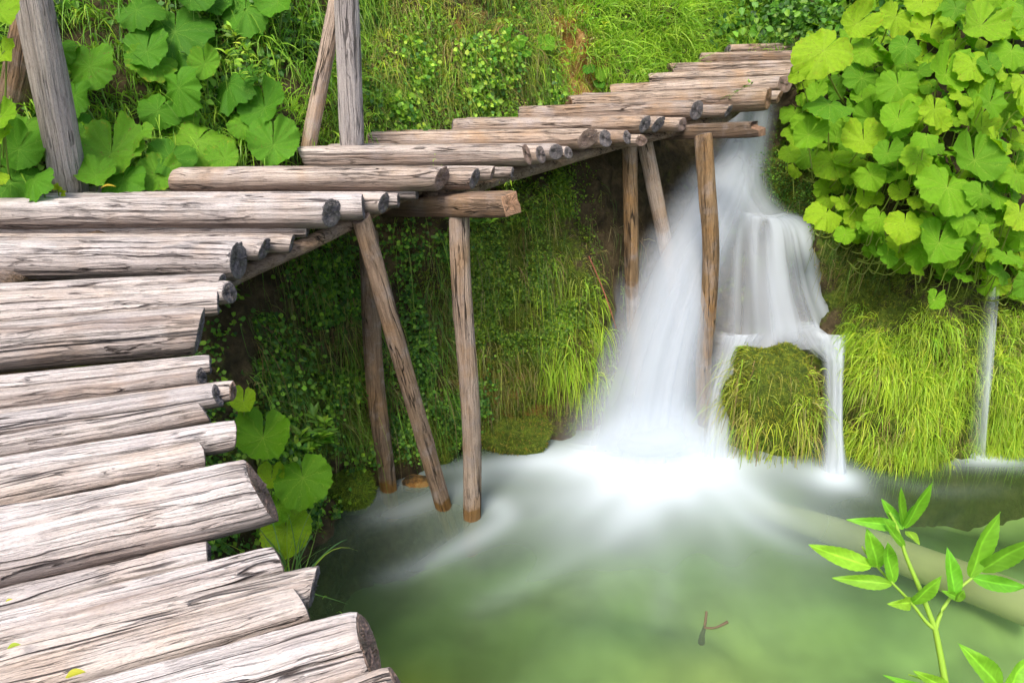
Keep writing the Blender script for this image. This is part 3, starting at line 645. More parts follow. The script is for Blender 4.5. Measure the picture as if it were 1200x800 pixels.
leftb = [(832, 905, 385, 7.15), (828, 885, 410, 7.0), (818, 868, 440, 6.85), (810, 862, 480, 6.6), (800, 862, 526, 6.32)]
rightb = [(945, 1004, 385, 6.9), (954, 994, 400, 6.75), (960, 990, 420, 6.6), (961, 988, 470, 6.35), (961, 989, 510, 6.15), (955, 996, 552, 5.95)]
rim = [(855, 985, 398, 7.15), (862, 984, 402, 7.0), (866, 982, 409, 6.9)]
spur = [(880, 1014, 366, 7.34), (885, 1018, 376, 7.18), (905, 1008, 390, 7.0), (925, 995, 402, 6.9), (950, 990, 416, 6.82)]
fall('stepped_waterfall', [
    dict(rows=chute, seed=13, soft=.3, dens=.35, k=3, grain=.4), dict(rows=chute, seed=14, soft=.35, dens=.3, k=3, off=.08, grain=.4),
    dict(rows=ledge, seed=15, soft=.30, bul=.30, dens=.42, k=7, grain=.5, fade_top=.06), dict(rows=ledge, seed=16, soft=.38, bul=.30, dens=.36, k=12, off=.04, grain=.8, fade_top=.15, fade_bot=.2),
    dict(rows=leftb, seed=17, soft=.5, dens=.5, k=5, grain=.5), dict(rows=leftb, seed=18, soft=.42, dens=.45, k=6, off=.07, grain=.5),
    dict(rows=spur, seed=20, soft=.5, dens=.5, fade_top=.2, k=6, grain=.5, off=.02),
    dict(rows=rightb, seed=21, soft=.5, dens=.75, k=4, grain=.7), dict(rows=rightb, seed=22, soft=.3, dens=.5, k=3, off=.03, grain=.3)],
    'silky waterfall spreading over a rounded ledge and splitting around the mossy boulder')
thin = [(1150, 1163, 325, 6.75), (1146, 1160, 370, 6.5), (1141, 1157, 420, 6.2), (1136, 1153, 470, 5.98), (1126, 1152, 537, 5.85)]
fall('thin_waterfall', [dict(rows=thin, seed=31, soft=.5, fade_bot=.15, dens=.34, k=2, grain=.4, m=16), dict(rows=thin, seed=32, soft=.5, fade_bot=.3, dens=.30, k=2, off=.04, grain=.4, m=16, fade_top=.3)],
    'thin ribbon of white water dropping beneath the big leaves')
# the rock the ledge fall runs over
LR = [(850, 930, 240, 8.5), (840, 965, 254, 8.2), (838, 992, 290, 7.9), (832, 1010, 345, 7.62), (826, 1022, 385, 7.35), (836, 1000, 405, 7.15), (848, 990, 450, 6.95), (850, 985, 545, 6.75)]
n_, m_ = 60, 70
Lp = catmull([atY(r[0], r[2], r[3]) for r in LR], n_); Rp = catmull([atY(r[1], r[2], r[3]) for r in LR], n_)
u = np.linspace(-.12, 1.12, m_)[None, :, None]; P = Lp[:, None] * (1 - u) + Rp[:, None] * u
P[..., 1] -= (np.sin(np.clip(u[..., 0], 0, 1) * math.pi) * .18); P[..., 1] += (np.clip(np.abs(u[..., 0] - .5) - .5, 0, 1) * 9)
back = P[:1].copy(); back[..., 1] += 1.4; P = np.concatenate([back, P]); n_ += 1
q = P.reshape(-1, 3); q += (.10 * fbm(q, 2.5, 4, 61))[:, None] * np.array([[.3, 1, .3]]); q[:, 1] += .20
me = mesh_np('ledge', q, grid_faces(n_, m_)); attr(me, 'moss', np.full(len(q), .35)); attr(me, 'ochre', np.full(len(q), .25))
tag(link('rock_ledge', me, None, None, (M_BANK,)), 'dark wet rock ledge beneath the spreading waterfall', 'rock')

# ---------------------------------------------------------------- vegetation scattering
def sampler(V, F, dens):
    """returns a function sampling n points on the mesh weighted by area x dens(px, py, centre)"""
    a, b, c, d = (V[F[:, i]] for i in range(4)); nn = np.cross(c - a, d - b); ar = np.linalg.norm(nn, axis=1); cen = (a + b + c + d) / 4
    x, y = proj(cen); w = ar * np.clip(dens(x, y, cen), 0, None); w = np.where(np.isfinite(w), w, 0)
    tot = w.sum(); nn = nrm(nn); nn = np.where((nn * (CAM + [0, 0, 2] - cen)).sum(1, keepdims=True) < 0, -nn, nn)
    def f(n, rs):
        i = rs.choice(len(F), n, p=w / tot); s, t = rs.random((n, 1)), rs.random((n, 1))
        P = (a[i] * (1 - s) + b[i] * s) * (1 - t) + (d[i] * (1 - s) + c[i] * s) * t
        return P, nn[i]
    return f
def blades(P, D, L, W, bend, C, rs, seg=5, tipc=None, face=.0):
    """curved grass ribbons. D unit start direction, bend = sag"""
    n = len(P); s = np.linspace(0, 1, seg)[None, :, None]
    L = L[:, None, None]; g = np.array([0, 0, -1.0])[None, None, :]
    side = nrm(np.cross(D, rs.standard_normal((n, 3)) * .8 + np.array([0, 0, .3])))
    wob = rs.standard_normal((n, 3))[:, None, :] * .10
    Q = P[:, None, :] + L * (D[:, None, :] * (s - .25 * s ** 2 * bend[:, None, None]) + g * bend[:, None, None] * s ** 2 * .75 + wob * s ** 2)
    w = (W[:, None, None] * (1 - s) ** .7 * (.5 + .5 * sstep(0, .25, s)) + .0006)
    V = np.stack([Q - side[:, None, :] * w, Q + side[:, None, :] * w], 2).reshape(-1, 3)
    base = (np.arange(n) * seg * 2)[:, None] + (np.arange(seg - 1) * 2)[None, :]
    F = np.stack([base, base + 1, base + 3, base + 2], -1).reshape(-1, 4)
    Cc = np.repeat(C, seg * 2, 0)
    if tipc is not None:
        k = np.tile(np.repeat(np.linspace(0, 1, seg) ** 2, 2), n)[:, None]; Cc = Cc * (1 - k * .6) + np.array(tipc) * k * .6
    return V, F, Cc
def leaflets(P, Nn, size, C, rs, lob=1.0):
    """small pointed leaf faces: 6-vertex folded leaf -> two quads"""
    n = len(P); T = nrm(np.cross(Nn, rs.standard_normal((n, 3)))); T[:, 2] -= .35; T = nrm(T); S = nrm(np.cross(Nn, T)); Z = nrm(np.cross(T, S)); s = size[:, None]
    fold = rs.uniform(.05, .3, (n, 1))
    a = P; tip = P + T * s; l1 = P + T * s * .35 + S * s * .38 * lob + Z * s * fold; l2 = P + T * s * .75 + S * s * .27 * lob + Z * s * fold * .6
    r1 = P + T * s * .35 - S * s * .38 * lob + Z * s * fold; r2 = P + T * s * .75 - S * s * .27 * lob + Z * s * fold * .6
    V = np.stack([a, l1, l2, tip, r2, r1], 1).reshape(-1, 3); b = (np.arange(n) * 6)[:, None]
    F = np.concatenate([b + np.array([[0, 3, 2, 1]]), b + np.array([[0, 5, 4, 3]])]); return V, F, np.repeat(C, 6, 0)
def pickc(n, cols, rs, jit=.18):
    c = np.array(cols)[rs.integers(0, len(cols), n)]; return np.clip(c * (1 + jit * rs.standard_normal((n, 1))) * (1 + .06 * rs.standard_normal((n, 3))), .003, .9)
def stuff(name, parts, mat, label, cat):
    Vs, Fs, Cs, o = [], [], [], 0
    for V, F, C in parts: Vs.append(V); Fs.append(F + o); Cs.append(C); o += len(V)
    me = mesh_np(name, np.concatenate(Vs), np.concatenate(Fs), col=np.concatenate(Cs))
    return tag(link(name, me, None, None, (mat,)), label, cat, kind='stuff')
BF = grid_faces(NC, NR)
rs = np.random.default_rng(5)
GR = [(.10, .25, .03), (.16, .34, .035), (.22, .42, .04), (.07, .18, .03)]
BRIGHT = [(.24, .46, .035), (.34, .56, .045), (.42, .60, .06), (.18, .36, .03)]
YEL = [(.44, .60, .04), (.56, .64, .06), (.34, .54, .035)]
DRY = [(.34, .24, .10), (.22, .14, .06), (.45, .36, .16)]
DEEP = [(.04, .12, .02), (.07, .18, .025), (.10, .24, .03)]
def tufts(dens, ntuft, per, Lr, Wr, bendr, cols, up=.8, spread=.5, V=None, F=None, rad=.05, tip=None, seg=5, rows=None):
    f = sampler(bp if V is None else V, BF if F is None else F, dens); P, Nn = f(ntuft, rs)
    P = np.repeat(P, per, 0); Nn = np.repeat(Nn, per, 0); n = len(P)
    D = nrm(Nn * .7 + np.array([0, 0, up]) + spread * rs.standard_normal((n, 3)))
    P = P + rad * rs.standard_normal((n, 3)) * np.array([1, .5, .5]) - Nn * .02
    L = np.repeat(rs.uniform(*Lr, ntuft), per) * rs.uniform(.6, 1.1, n); W = rs.uniform(*Wr, n); b = rs.uniform(*bendr, n)
    tc = np.repeat(pickc(ntuft, cols, rs, .15), per, 0) * .6 + pickc(n, cols, rs, .15) * .4
    return blades(P, D, L, W, b, tc, rs, seg, tip)
def box(x0, x1, y0, y1, soft=25):
    return lambda x, y, c: sstep(x0 - soft, x0 + soft, x) * (1 - sstep(x1 - soft, x1 + soft, x)) * sstep(y0 - soft, y0 + soft, y) * (1 - sstep(y1 - soft, y1 + soft, y)) * (c[:, 1] < 13) * (c[:, 1] > .5)
def scal(f, g): return lambda x, y, c: f(x, y, c) * g(x, y, c)
hill_z = lambda x, y, c: (c[:, 2] > 2.9) * (1 - .93 * np.clip(1.3 * blob(x, y, 668 + (y - 60) * .25, 70, 20, 75), 0, 1)) * (1 - .6 * blob(x, y, 540, 10, 60, 25))
strip = lambda c: sstep(.30, .62, vnoise2(c[:, 0] * 3.4 + c[:, 1], c[:, 2] * .7, 31))
under = lambda x, y, c: (c[:, 2] < 3.2) * (c[:, 2] > .05) * (1 - .88 * recess(x, y)) * (.22 + .78 * strip(c))

# hillside left and behind the deck
stuff('hill_grass', [
    tufts(scal(box(-150, 440, -200, 230), hill_z), 760, 16, (.35, .8), (.004, .010), (.6, 1.3), GR + [(.26, .48, .05)] + BRIGHT, rad=.06, seg=6),
    tufts(scal(box(380, 660, -120, 170), hill_z), 1300, 13, (.22, .5), (.0025, .0055), (.6, 1.3), GR + GR + BRIGHT + DRY, rad=.05),
    tufts(scal(box(430, 660, -120, 110), hill_z), 700, 12, (.2, .45), (.0025, .005), (.7, 1.4), DRY + YEL, rad=.05),
    tufts(scal(box(660, 900, -120, 120), hill_z), 1100, 16, (.3, .62), (.004, .008), (.4, 1.0), BRIGHT, rad=.05, seg=6),
    tufts(scal(box(860, 1050, -120, 60), hill_z), 420, 12, (.3, .5), (.005, .009), (.5, 1.1), GR + DEEP, rad=.05),
    tufts(lambda x, y, c: blob(x, y, 680, 70, 60, 70) * (c[:, 2] > 2.9), 160, 10, (.15, .4), (.003, .005), (.8, 1.5), DRY + YEL, rad=.04)],
    M_GRASS, 'long green grass growing over the hillside behind the walkway', 'grass')
def cover(dens, n, size, cols, out=.06, tilt=.6, lob=1.0):
    f = sampler(bp, BF, dens); P, Nn = f(n, rs); P = P + Nn * np.abs(rs.standard_normal((n, 1))) * out
    Nd = nrm(Nn + np.array([0, 0, .4]) + tilt * rs.standard_normal((n, 3))); return leaflets(P, Nd, rs.uniform(*size, n), pickc(n, cols, rs), rs, lob)
clump = lambda s, th: (lambda x, y, c: sstep(th, th + .12, vnoise2(c[:, 0] * s + c[:, 1] * .7 * s, c[:, 2] * s, 77)))
stuff('ground_cover', [
    cover(scal(scal(box(-150, 440, -200, 240), hill_z), clump(2.2, .4)), 9000, (.03, .08), DEEP + GR, .10),
    cover(scal(scal(box(440, 640, 60, 175), hill_z), clump(2.6, .45)), 5500, (.02, .06), BRIGHT + GR, .12, lob=1.2),
    cover(scal(scal(box(420, 680, -120, 170), hill_z), clump(3.5, .5)), 4500, (.02, .045), GR + BRIGHT, .07),
    cover(scal(scal(box(840, 1060, -120, 60), hill_z), clump(2.4, .4)), 5000, (.05, .13), GR + DEEP, .16),
    cover(scal(box(680, 860, -100, 110), hill_z), 4000, (.02, .05), BRIGHT, .06)],
    M_SMALL, 'small leafy ground cover on the hillside', 'ground cover')
stuff('cliff_creeper', [
    cover(scal(scal(box(550, 680, 190, 400), under), clump(3.5, .30)), 26000, (.012, .028), [(.14, .26, .02), (.24, .36, .03), (.09, .18, .02)], .05, .5, 1.5),
    cover(scal(scal(box(430, 560, 250, 520), under), clump(3.0, .42)), 7500, (.018, .045), DEEP + GR, .07, .5, 1.3),
    cover(scal(box(420, 700, 440, 530), under), 3500, (.01, .022), [(.2, .22, .03), (.26, .24, .04), (.1, .14, .02)], .03, .6, 1.2),
    cover(scal(scal(box(230, 430, 240, 640), under), clump(2.6, .4)), 9000, (.02, .055), DEEP + GR + BRIGHT[:1], .09, .5, 1.3),
    cover(scal(box(890, 1000, 160, 260), under), 2500, (.015, .035), DEEP + GR, .05)],
    M_SMALL, 'tiny round-leaved creeper and moss hanging on the shaded cliff under the walkway', 'creeper')
stuff('hanging_grass', [
    tufts(scal(box(640, 720, 300, 470, 18), under), 75, 14, (.25, .5), (.003, .006), (1.1, 1.8), BRIGHT + YEL, up=.2, rad=.05, seg=7),
    tufts(scal(box(280, 530, 250, 500), under), 330, 12, (.2, .6), (.002, .005), (1.1, 2.0), GR + DEEP + BRIGHT[:1] + DRY, up=.0, rad=.06, seg=7),
    tufts(scal(box(540, 680, 210, 480), under), 260, 9, (.15, .40), (.002, .004), (1.3, 2.0), YEL + DRY + DRY + GR, up=.0, rad=.05, seg=6),
    tufts(scal(box(890, 1060, 170, 330), under), 170, 10, (.2, .4), (.002, .004), (1.3, 2.0), DRY + GR + DEEP, up=.0, rad=.06, seg=6),
    tufts(scal(box(600, 740, 240, 330), under), 50, 8, (.3, .6), (.002, .004), (1.4, 2.0), DRY + DEEP, up=.0, rad=.05, seg=6)],
    M_GRASS, 'thin grass hanging down the shaded cliff', 'grass')
mound = lambda x, y, c: sstep(355, 400, y + .06 * (x - 1000)) * (1 - sstep(545, 552, y)) * sstep(985, 1000, x) * (1 - sstep(1400, 1500, x)) * (c[:, 2] > .05) * (1 - .9 * blob(x, y, 1148 - (y - 430) * .12, 440, 22, 80))
stuff('mound_grass', [
    tufts(scal(mound, clump(3.4, .32)), 1700, 16, (.14, .40), (.0024, .0055), (.8, 1.9), YEL + BRIGHT[1:3] + [(.28, .40, .03)], up=.5, rad=.07, seg=6, spread=.55), tufts(mound, 500, 12, (.1, .3), (.002, .004), (.9, 1.9), DRY + [(.16, .26, .02)], up=.3, rad=.05, seg=6, spread=.55), tufts(mound, 170, 16, (.35, .6), (.003, .006), (.9, 1.5), YEL + BRIGHT, up=.7, rad=.03, seg=7, spread=.4),
    tufts(scal(mound, lambda x, y, c: sstep(1130, 1170, x) + .2), 420, 12, (.2, .4), (.002, .005), (1.0, 1.8), BRIGHT + DRY[2:], up=.5, rad=.05, seg=6)],
    M_GRASS, 'bright yellow-green hanging grass covering the mound right of the falls', 'grass')
# boulder dressing
bod = lambda x, y, c: (c[:, 2] > .05) * (c[:, 1] < 6.85)
bw = tufts(scal(bod, lambda x, y, c: (c[:, 2] < 1.0) * (.35 + 1.4 * (np.abs(x - 912) > 22))), 170, 11, (.15, .55), (.003, .006), (1.2, 2.3), YEL + YEL + BRIGHT + DRY + DRY, up=.15, V=BOV, F=BOF, rad=.06, seg=7, spread=.55)
stuff('boulder_grass', [bw], M_GRASS, 'green and straw-brown grass draped over the mossy boulder', 'grass')
def fuzz(V, F, dens, n, cols, L=(.02, .05)):
    f = sampler(V, F, dens); P, Nn = f(n, rs); D = nrm(Nn + .5 * rs.standard_normal((n, 3))); return blades(P, D, rs.uniform(*L, n), rs.uniform(.002, .004, n), rs.uniform(0, .5, n), pickc(n, cols, rs), rs, 3)
MO = [(.12, .17, .012), (.20, .26, .02), (.08, .12, .01), (.27, .29, .03)]
al = lambda x, y, c: (c[:, 2] > 0) * 1.0
stuff('moss', [fuzz(BOV, BOF, lambda x, y, c: (c[:, 2] > .25) * 1.0, 12000, MO[1:] + [(.36, .36, .03)], (.015, .045)), fuzz(M1V, M1F, al, 6000, [(.14, .24, .015), (.22, .33, .02), (.09, .16, .012)]),
    fuzz(M2V, M2F, al, 5000, MO + [(.28, .2, .04)]), fuzz(M3V, M3F, al, 4000, MO), fuzz(bp, BF, scal(box(430, 700, 220, 525), under), 42000, MO), fuzz(bp, BF, scal(box(980, 1200, 280, 380), under), 9000, MO),
    fuzz(bp, BF, scal(box(900, 980, 180, 250), under), 4000, MO)],
    M_MOSSF, 'velvety green moss on the rocks and wet cliff', 'moss')

# ---------------------------------------------------------------- big round leaves
def butter_leaf(seed):
    rs_ = np.random.default_rng(seed); nt, nr = 101, 9; g = rs_.uniform(.02, .10)
    th = np.linspace(-math.pi + g, math.pi - g, nt); rr = np.linspace(0, 1, nr) ** .85
    out = .97 + .05 * np.sin(2 * th + rs_.uniform(0, 6)) + .045 * np.abs(np.sin(6.0 * th + rs_.uniform(0, 3))) + .016 * ((np.arange(nt) % 4 < 2) * 2 - 1) + .010 * rs_.standard_normal(nt)
    out *= 1 - .34 * np.exp(-((np.abs(th) - math.pi) / .20) ** 2) + .07 * np.exp(-((np.abs(th) - 2.3) / .5) ** 2)
    Rr, T = np.meshgrid(rr, th, indexing='ij'); rad = Rr * (1 + (out[None, :] - 1) * Rr ** 1.5)
    cup = rs_.uniform(-.40, .34); fold = rs_.uniform(.0, .30); ph = rs_.uniform(0, 6, 4)
    Z = cup * rad ** 2 + fold * np.abs(np.sin(T)) * rad ** 1.3 * .5 + .13 * rad ** 2.6 * np.sin(3 * T + ph[0]) + .08 * rad ** 2.5 * np.sin(7 * T + ph[1]) + .03 * rad ** 2 * np.sin(15 * T + ph[2]) - .018 * np.cos(9 * T) * Rr
    Z += .5 * np.exp(-((np.abs(T) - math.pi) / .5) ** 2) * rad * rs_.uniform(.05, .4) * np.where(T > 0, 1, .4)
    X = rad * np.cos(T) + .18 * rs_.uniform(-1, 1) * Rr ** 2; Y = rad * np.sin(T)
    V = np.stack([X, Y, Z], -1).reshape(-1, 3); uv = np.stack([(T + math.pi) / (2 * math.pi), Rr], -1).reshape(-1, 2)
    return V, grid_faces(nr, nt, flip=False), uv
LR_, LL_ = [], []
for k in range(16):
    V, F, uv = butter_leaf(200 + k)
    a = mesh_np('leaf', V, F, uv=uv); a.materials.append(M_LEAFR); LR_.append(a)
    b = mesh_np('leaf', V, F, uv=uv); b.materials.append(M_LEAFL); LL_.append(b)
BKpts = bp
def place_plant(name, leaves, meshes, rs_, label, cat, group, stalkcol, root=None, facing=(.02, -.50, .75), jit=.3):
    """leaves: (point, radius)"""
    C = np.mean([l[0] for l in leaves], 0)
    if root is None:
        d = np.linalg.norm(BKpts - (C + np.array([0, .5, -.25])), axis=1); root = BKpts[np.argmin(d)]
    e = tag(empty(name, root), label, cat, group)
    for lf in leaves:
        p, r = lf[0], lf[1]
        nv = np.array(lf[2] if len(lf) > 2 else facing) + (lf[3] if len(lf) > 3 else jit) * rs_.standard_normal(3) * np.array([1, .6, .6]); nv = Vector(nv).normalized()
        tipd = Vector((p[0] - C[0], -.6, -.55 + .4 * rs_.standard_normal())).normalized(); xv = (tipd - nv * tipd.dot(nv)).normalized(); yv = nv.cross(xv)
        me = meshes[rs_.integers(0, len(meshes))]
        o = bpy.data.objects.new('leaf', me); COL.objects.link(o); o.parent = e
        Mx = Matrix((xv, yv, nv)).transposed().to_4x4() @ Matrix.Diagonal((r, r * rs_.uniform(.88, 1.08), r, 1)); Mx.translation = Vector(p - root); o.matrix_local = Mx
        rt = root + rs_.standard_normal(3) * np.array([.12, .06, .06]); q = p - np.array(nv) * r * .35
        d2 = np.linalg.norm(BKpts - (p + np.array([0, .35, -.5])), axis=1); rt = BKpts[np.argmin(d2)] * .6 + rt * .4
        mid = (rt + q) / 2 + np.array([0, -.08, -.06 - .10 * rs_.random()])
        V, F = tube([rt, mid, q, p + np.array(nv) * .001], [r * .035 + .003, r * .03 + .003, r * .025 + .002, .002], 12, 6)
        cc = np.array(stalkcol) * rs_.uniform(.7, 1.2)
        link('stalk', mesh_np('stalk', V - root, F, col=np.tile(cc, (len(V), 1))), e, None, (M_STALK,))
    return e
lr = np.random.default_rng(12)
def right_Y(x, y):               # how far the leaf canopy stands from the camera
    p = atY(x, y, 7.0); i = np.argmin((bx - x) ** 2 + (by - y) ** 2 + (vrow > 7.5) * 1e6 + (vrow < 1.5) * 1e6 + (bp[:, 1] > 12.5) * 1e6); return bp[i, 1]
# prominent leaves measured on the photo: x, y, width
prom = [(965,60,68),(1004,28,50),(972,123,56),(1010,92,48),(1052,100,52),(1050,20,50),(1090,35,56),(1108,88,58),(1062,55,44),(1150,30,60),(1140,75,55),(1185,60,48),
 (1095,128,50),(1075,185,46),(1052,140,46),(948,158,46),(975,190,44),(1012,165,56),(1020,205,40),(1142,188,64),(1110,220,66),(1150,228,40),(1160,120,50),(1195,130,50),(1190,205,44),
 (968,250,46),(1040,298,36),(1060,262,50),(1100,285,60),(1130,255,44),(1180,300,44),(1160,275,34),(1095,352,30),(1195,250,50),(1030,255,36),(990,275,30),(1150,150,46),(1085,160,34),(1040,60,40),(935,85,30),
 (1170,170,44),(1200,20,60),(1120,10,50),(1080,5,46),(1200,95,44),(1015,60,44),(1175,318,36),(1205,330,40),(1040,180,36),(925,180,26)]
allL = []
for (x, y, w) in prom:
    Yb = right_Y(x, y); Yl = max(min(Yb - lr.uniform(.5, .75), 8.6 - (y / 300)), 4.9); Yl = 7.3 if x < 975 and y < 170 else Yl; p = atY(x, y, Yl); t = Yl / ray(x, y)[1]; allL.append((p, w * (.88 if w < 58 else 1.0) / 2 / FPX * t, x, y, (.02 + (x - 1080) / 600, -.62, .62), .24 if w < 58 else .12))
tries = 0; pts2 = [(a[2], a[3], prom[i][2]) for i, a in enumerate(allL)]
while len(allL) < 430 and tries < 50000:
    tries += 1; x = lr.uniform(915, 1290); y = lr.uniform(-50, 355)
    left = np.interp(y, [-50, 45, 90, 190, 250, 300, 355], [1000, 955, 935, 925, 960, 1020, 1130]); bot = np.interp(x, [915, 960, 1030, 1100, 1200, 1300], [190, 265, 305, 320, 345, 350])
    if x < left or y > bot: continue
    gap = 1.1 * blob(x, y, 1045, 235, 45, 55) + blob(x, y, 1130, 165, 22, 16) + blob(x, y, 1020, 130, 16, 18) + blob(x, y, 1075, 120, 22, 20) + blob(x, y, 950, 215, 30, 30)+ blob(x, y, 1120, 290, 30, 30)
    if lr.random() < gap * .96: continue
    w = lr.uniform(20, 44) * (1 + .1 * (y < 60))
    if any((x - a) ** 2 + (y - b) ** 2 < (.40 * (w + c)) ** 2 * (.21 if x < 1200 else .8) for a, b, c in pts2): continue
    Yb = right_Y(x, y); Yl = max(Yb - lr.uniform(.08, .42), 4.9); t = Yl / ray(x, y)[1]; allL.append((atY(x, y, Yl), w * .88 / 2 / FPX * t, x, y)); pts2.append((x, y, w))
RC = [(960, 70, 'butterbur plant whose broad pale leaf overhangs the far end of the walkway'),
 (1030, 40, 'butterbur plant at the hill top right behind the walkway end'),
 (1100, 30, 'butterbur plant among the top row of leaves above the falls bank'),
 (1180, 30, 'butterbur plant filling the top right corner of the photo'),
 (975, 150, 'butterbur plant leaning over the waterfall chute beside the last big log'),
 (1050, 120, 'butterbur plant in the middle of the bank with large flat upper leaves'),
 (1140, 110, 'butterbur plant in the upper middle of the leafy right bank'),
 (970, 245, 'butterbur plant with low leaves hanging beside the ledge waterfall'),
 (1060, 255, 'butterbur plant with bare pale stalks drooping under its leaves'),
 (1110, 205, 'butterbur plant with the largest lobed leaf above the grass mound'),
 (1190, 190, 'butterbur plant at the right edge of the photo halfway down the bank'),
 (1110, 320, 'butterbur plant with one drooping yellowing leaf over the mound'),
 (1185, 300, 'butterbur plant hanging over the thin ribbon waterfall'),
 (1260, 80, 'butterbur plant beyond the right edge near the bank top'), (1265, 250, 'butterbur plant beyond the right edge above the mound')]
groups = {}
for L in allL:
    i = min(range(len(RC)), key=lambda k: (RC[k][0] - L[2]) ** 2 + (RC[k][1] - L[3]) ** 2); groups.setdefault(i, []).append((L[0], L[1]) + tuple(L[4:]))
for i, ls in groups.items():
    place_plant('butterbur_plant', ls, LR_, lr, RC[i][2], 'plant', 'butterbur plants on the right bank', (.30, .38, .06), jit=.52)
leftp = [
 ([(205, 38, 80), (172, 60, 50), (160, 12, 46), (178, 72, 44)], 'butterbur plant with the large dark leaf high between the railing posts'),
 ([(288, 12, 56), (225, -4, 44), (325, 2, 50), (250, 6, 36)], 'butterbur plant cut by the top edge above the walkway'),
 ([(105, 78, 52), (88, 112, 44), (70, 60, 36)], 'butterbur plant with dull leaves just right of the thick grey railing post'),
 ([(210, 103, 52), (268, 98, 62), (185, 130, 40), (240, 75, 34)], 'butterbur plant with a flat wide leaf in the middle of the left slope'),
 ([(310, 127, 52), (320, 170, 54), (285, 145, 36)], 'butterbur plant next to the thin brown brace behind the second flight'),
 ([(232, 165, 72), (200, 185, 46), (185, 205, 44), (215, 140, 36), (262, 185, 34)], 'butterbur plant with a folded bright leaf low behind the white log'),
 ([(130, 180, 72), (98, 155, 46), (145, 210, 44), (160, 160, 36), (112, 205, 40)], 'butterbur plant spreading low beside the foot of the thick railing post'),
 ([(22, 175, 50), (12, 215, 60), (40, 212, 40), (30, 150, 34)], 'butterbur plant at the left edge below the dark brace post'),
 ([(590, 40, 20), (606, 48, 22), (614, 60, 18), (640, 52, 22)], 'small butterbur with four pale leaves on the ochre slope'),
 ([(705, 86, 16), (690, 80, 14), (702, 100, 12)], 'tiny butterbur seedling with three leaves beside the ochre scar'),
 ([(885, 12, 34), (905, 25, 32), (925, 10, 40), (870, 30, 26), (945, 22, 30), (890, 38, 24)], 'butterbur plant in shade where the walkway meets the hill'),
]
for k, (ls, lab) in enumerate(leftp):
    L = []
    for (x, y, w) in ls:
        Yb = right_Y(x, y); Yl = Yb - lr.uniform(.22, .42)
        if k >= 8: Yl = Yb - .15
        t = Yl / ray(x, y)[1]; L.append((atY(x, y, Yl), w * 1.12 / 2 / FPX * t))
    place_plant('butterbur_plant', L, LL_, lr, lab, 'plant', 'butterbur plants on the hillside', (.16, .26, .05), facing=(.05, -.62, .6), jit=.25)
low = [([(308, 513, 60), (285, 470, 30)], 'butterbur plant with one round leaf showing beside the ends of the near logs'),
       ([(355, 560, 60), (325, 595, 34), (335, 620, 54), (262, 643, 50), (318, 560, 30)], 'butterbur plant with lobed leaves reaching over the pool edge')]
for ls, lab in low:
    L = [(atY(x, y, 3.9 if y < 530 else 3.9), w * 1.1 / 2 / FPX * (3.9 / ray(x, y)[1])) for x, y, w in ls]
    place_plant('butterbur_plant', L, LR_, lr, lab, 'plant', 'butterbur plants below the walkway', (.2, .32, .05), facing=(.1, -.5, .75), jit=.15)

# ---------------------------------------------------------------- herbs, sprig, small things
def lance(base, tip, w, nrm_hint, droop=.12, ns=9):
    base, tip = np.array(base), np.array(tip); ax = tip - base; L = np.linalg.norm(ax); T = ax / L; S = nrm(np.cross(T, np.array(nrm_hint))); Z = np.cross(S, T)
    s = np.linspace(0, 1, ns); wd = w * np.sin(np.clip(s, 0, 1) ** .8 * math.pi) ** .8 * (1 - .25 * s) + .0004
    cen = base + T * L * s[:, None] + Z * (droop * L * np.sin(s * math.pi))[:, None]
    V = np.stack([cen - S * wd[:, None] + Z * wd[:, None] * .35, cen - S * wd[:, None] * .5 + Z * wd[:, None] * .12, cen, cen + S * wd[:, None] * .5 + Z * wd[:, None] * .12, cen + S * wd[:, None] + Z * wd[:, None] * .35], 1).reshape(-1, 3)
    return V, grid_faces(ns, 5)
def vlance(base, tip, w, hint, droop=.1, ns=41, nc=13):
    base, tip = np.array(base), np.array(tip); ax = tip - base; L = np.linalg.norm(ax); T = ax / L; S = nrm(np.cross(T, np.array(hint))); Z = np.cross(S, T)
    s, c = np.meshgrid(np.linspace(0, 1, ns), np.linspace(-1, 1, nc), indexing='ij'); curl = random.uniform(-.10, .10)
    wd = w * np.sin(s ** .8 * math.pi) ** .8 * (1 - .25 * s) * (1 + .03 * np.sin(s * 60)) + .0004
    v = np.abs(((s * 11 - np.abs(c) * 1.6) % 1) - .5) * 2; vein = np.clip(1 - v / .3, 0, 1); mid = np.clip(1 - np.abs(c) / .17, 0, 1)
    h = np.abs(c) ** 1.3 * wd * .38 - .018 * w * vein + .10 * w * np.sin(s * 9 + c * 2)
    P = base + T * (L * s)[..., None] + S * (wd * c + curl * L * s ** 2)[..., None] + Z * (droop * L * np.sin(s * math.pi) + h)[..., None]
    cv = (1 + .45 * mid + .16 * vein)[..., None] * (1 - .22 * vnoise2(s * 14, c * 5 + 9, int(w * 1e6) % 97))[..., None]
    cv = cv * np.array([1, 1, 1.0]) + (mid * .1)[..., None]
    return P.reshape(-1, 3), grid_faces(ns, nc), cv.reshape(-1, 3)
SPRIG = [(.20, .50, .03), (.27, .56, .035), (.17, .44, .025)]
def sprig_t(x, y, t): return CAM + ray(x, y) * t
root = sprig_t(1120, 1050, 1.32); e = tag(empty('elder_shrub', root), 'fresh yellow-green shrub sprig with pointed leaflets rising in front of the pool', 'shrub')
ST = 1.25
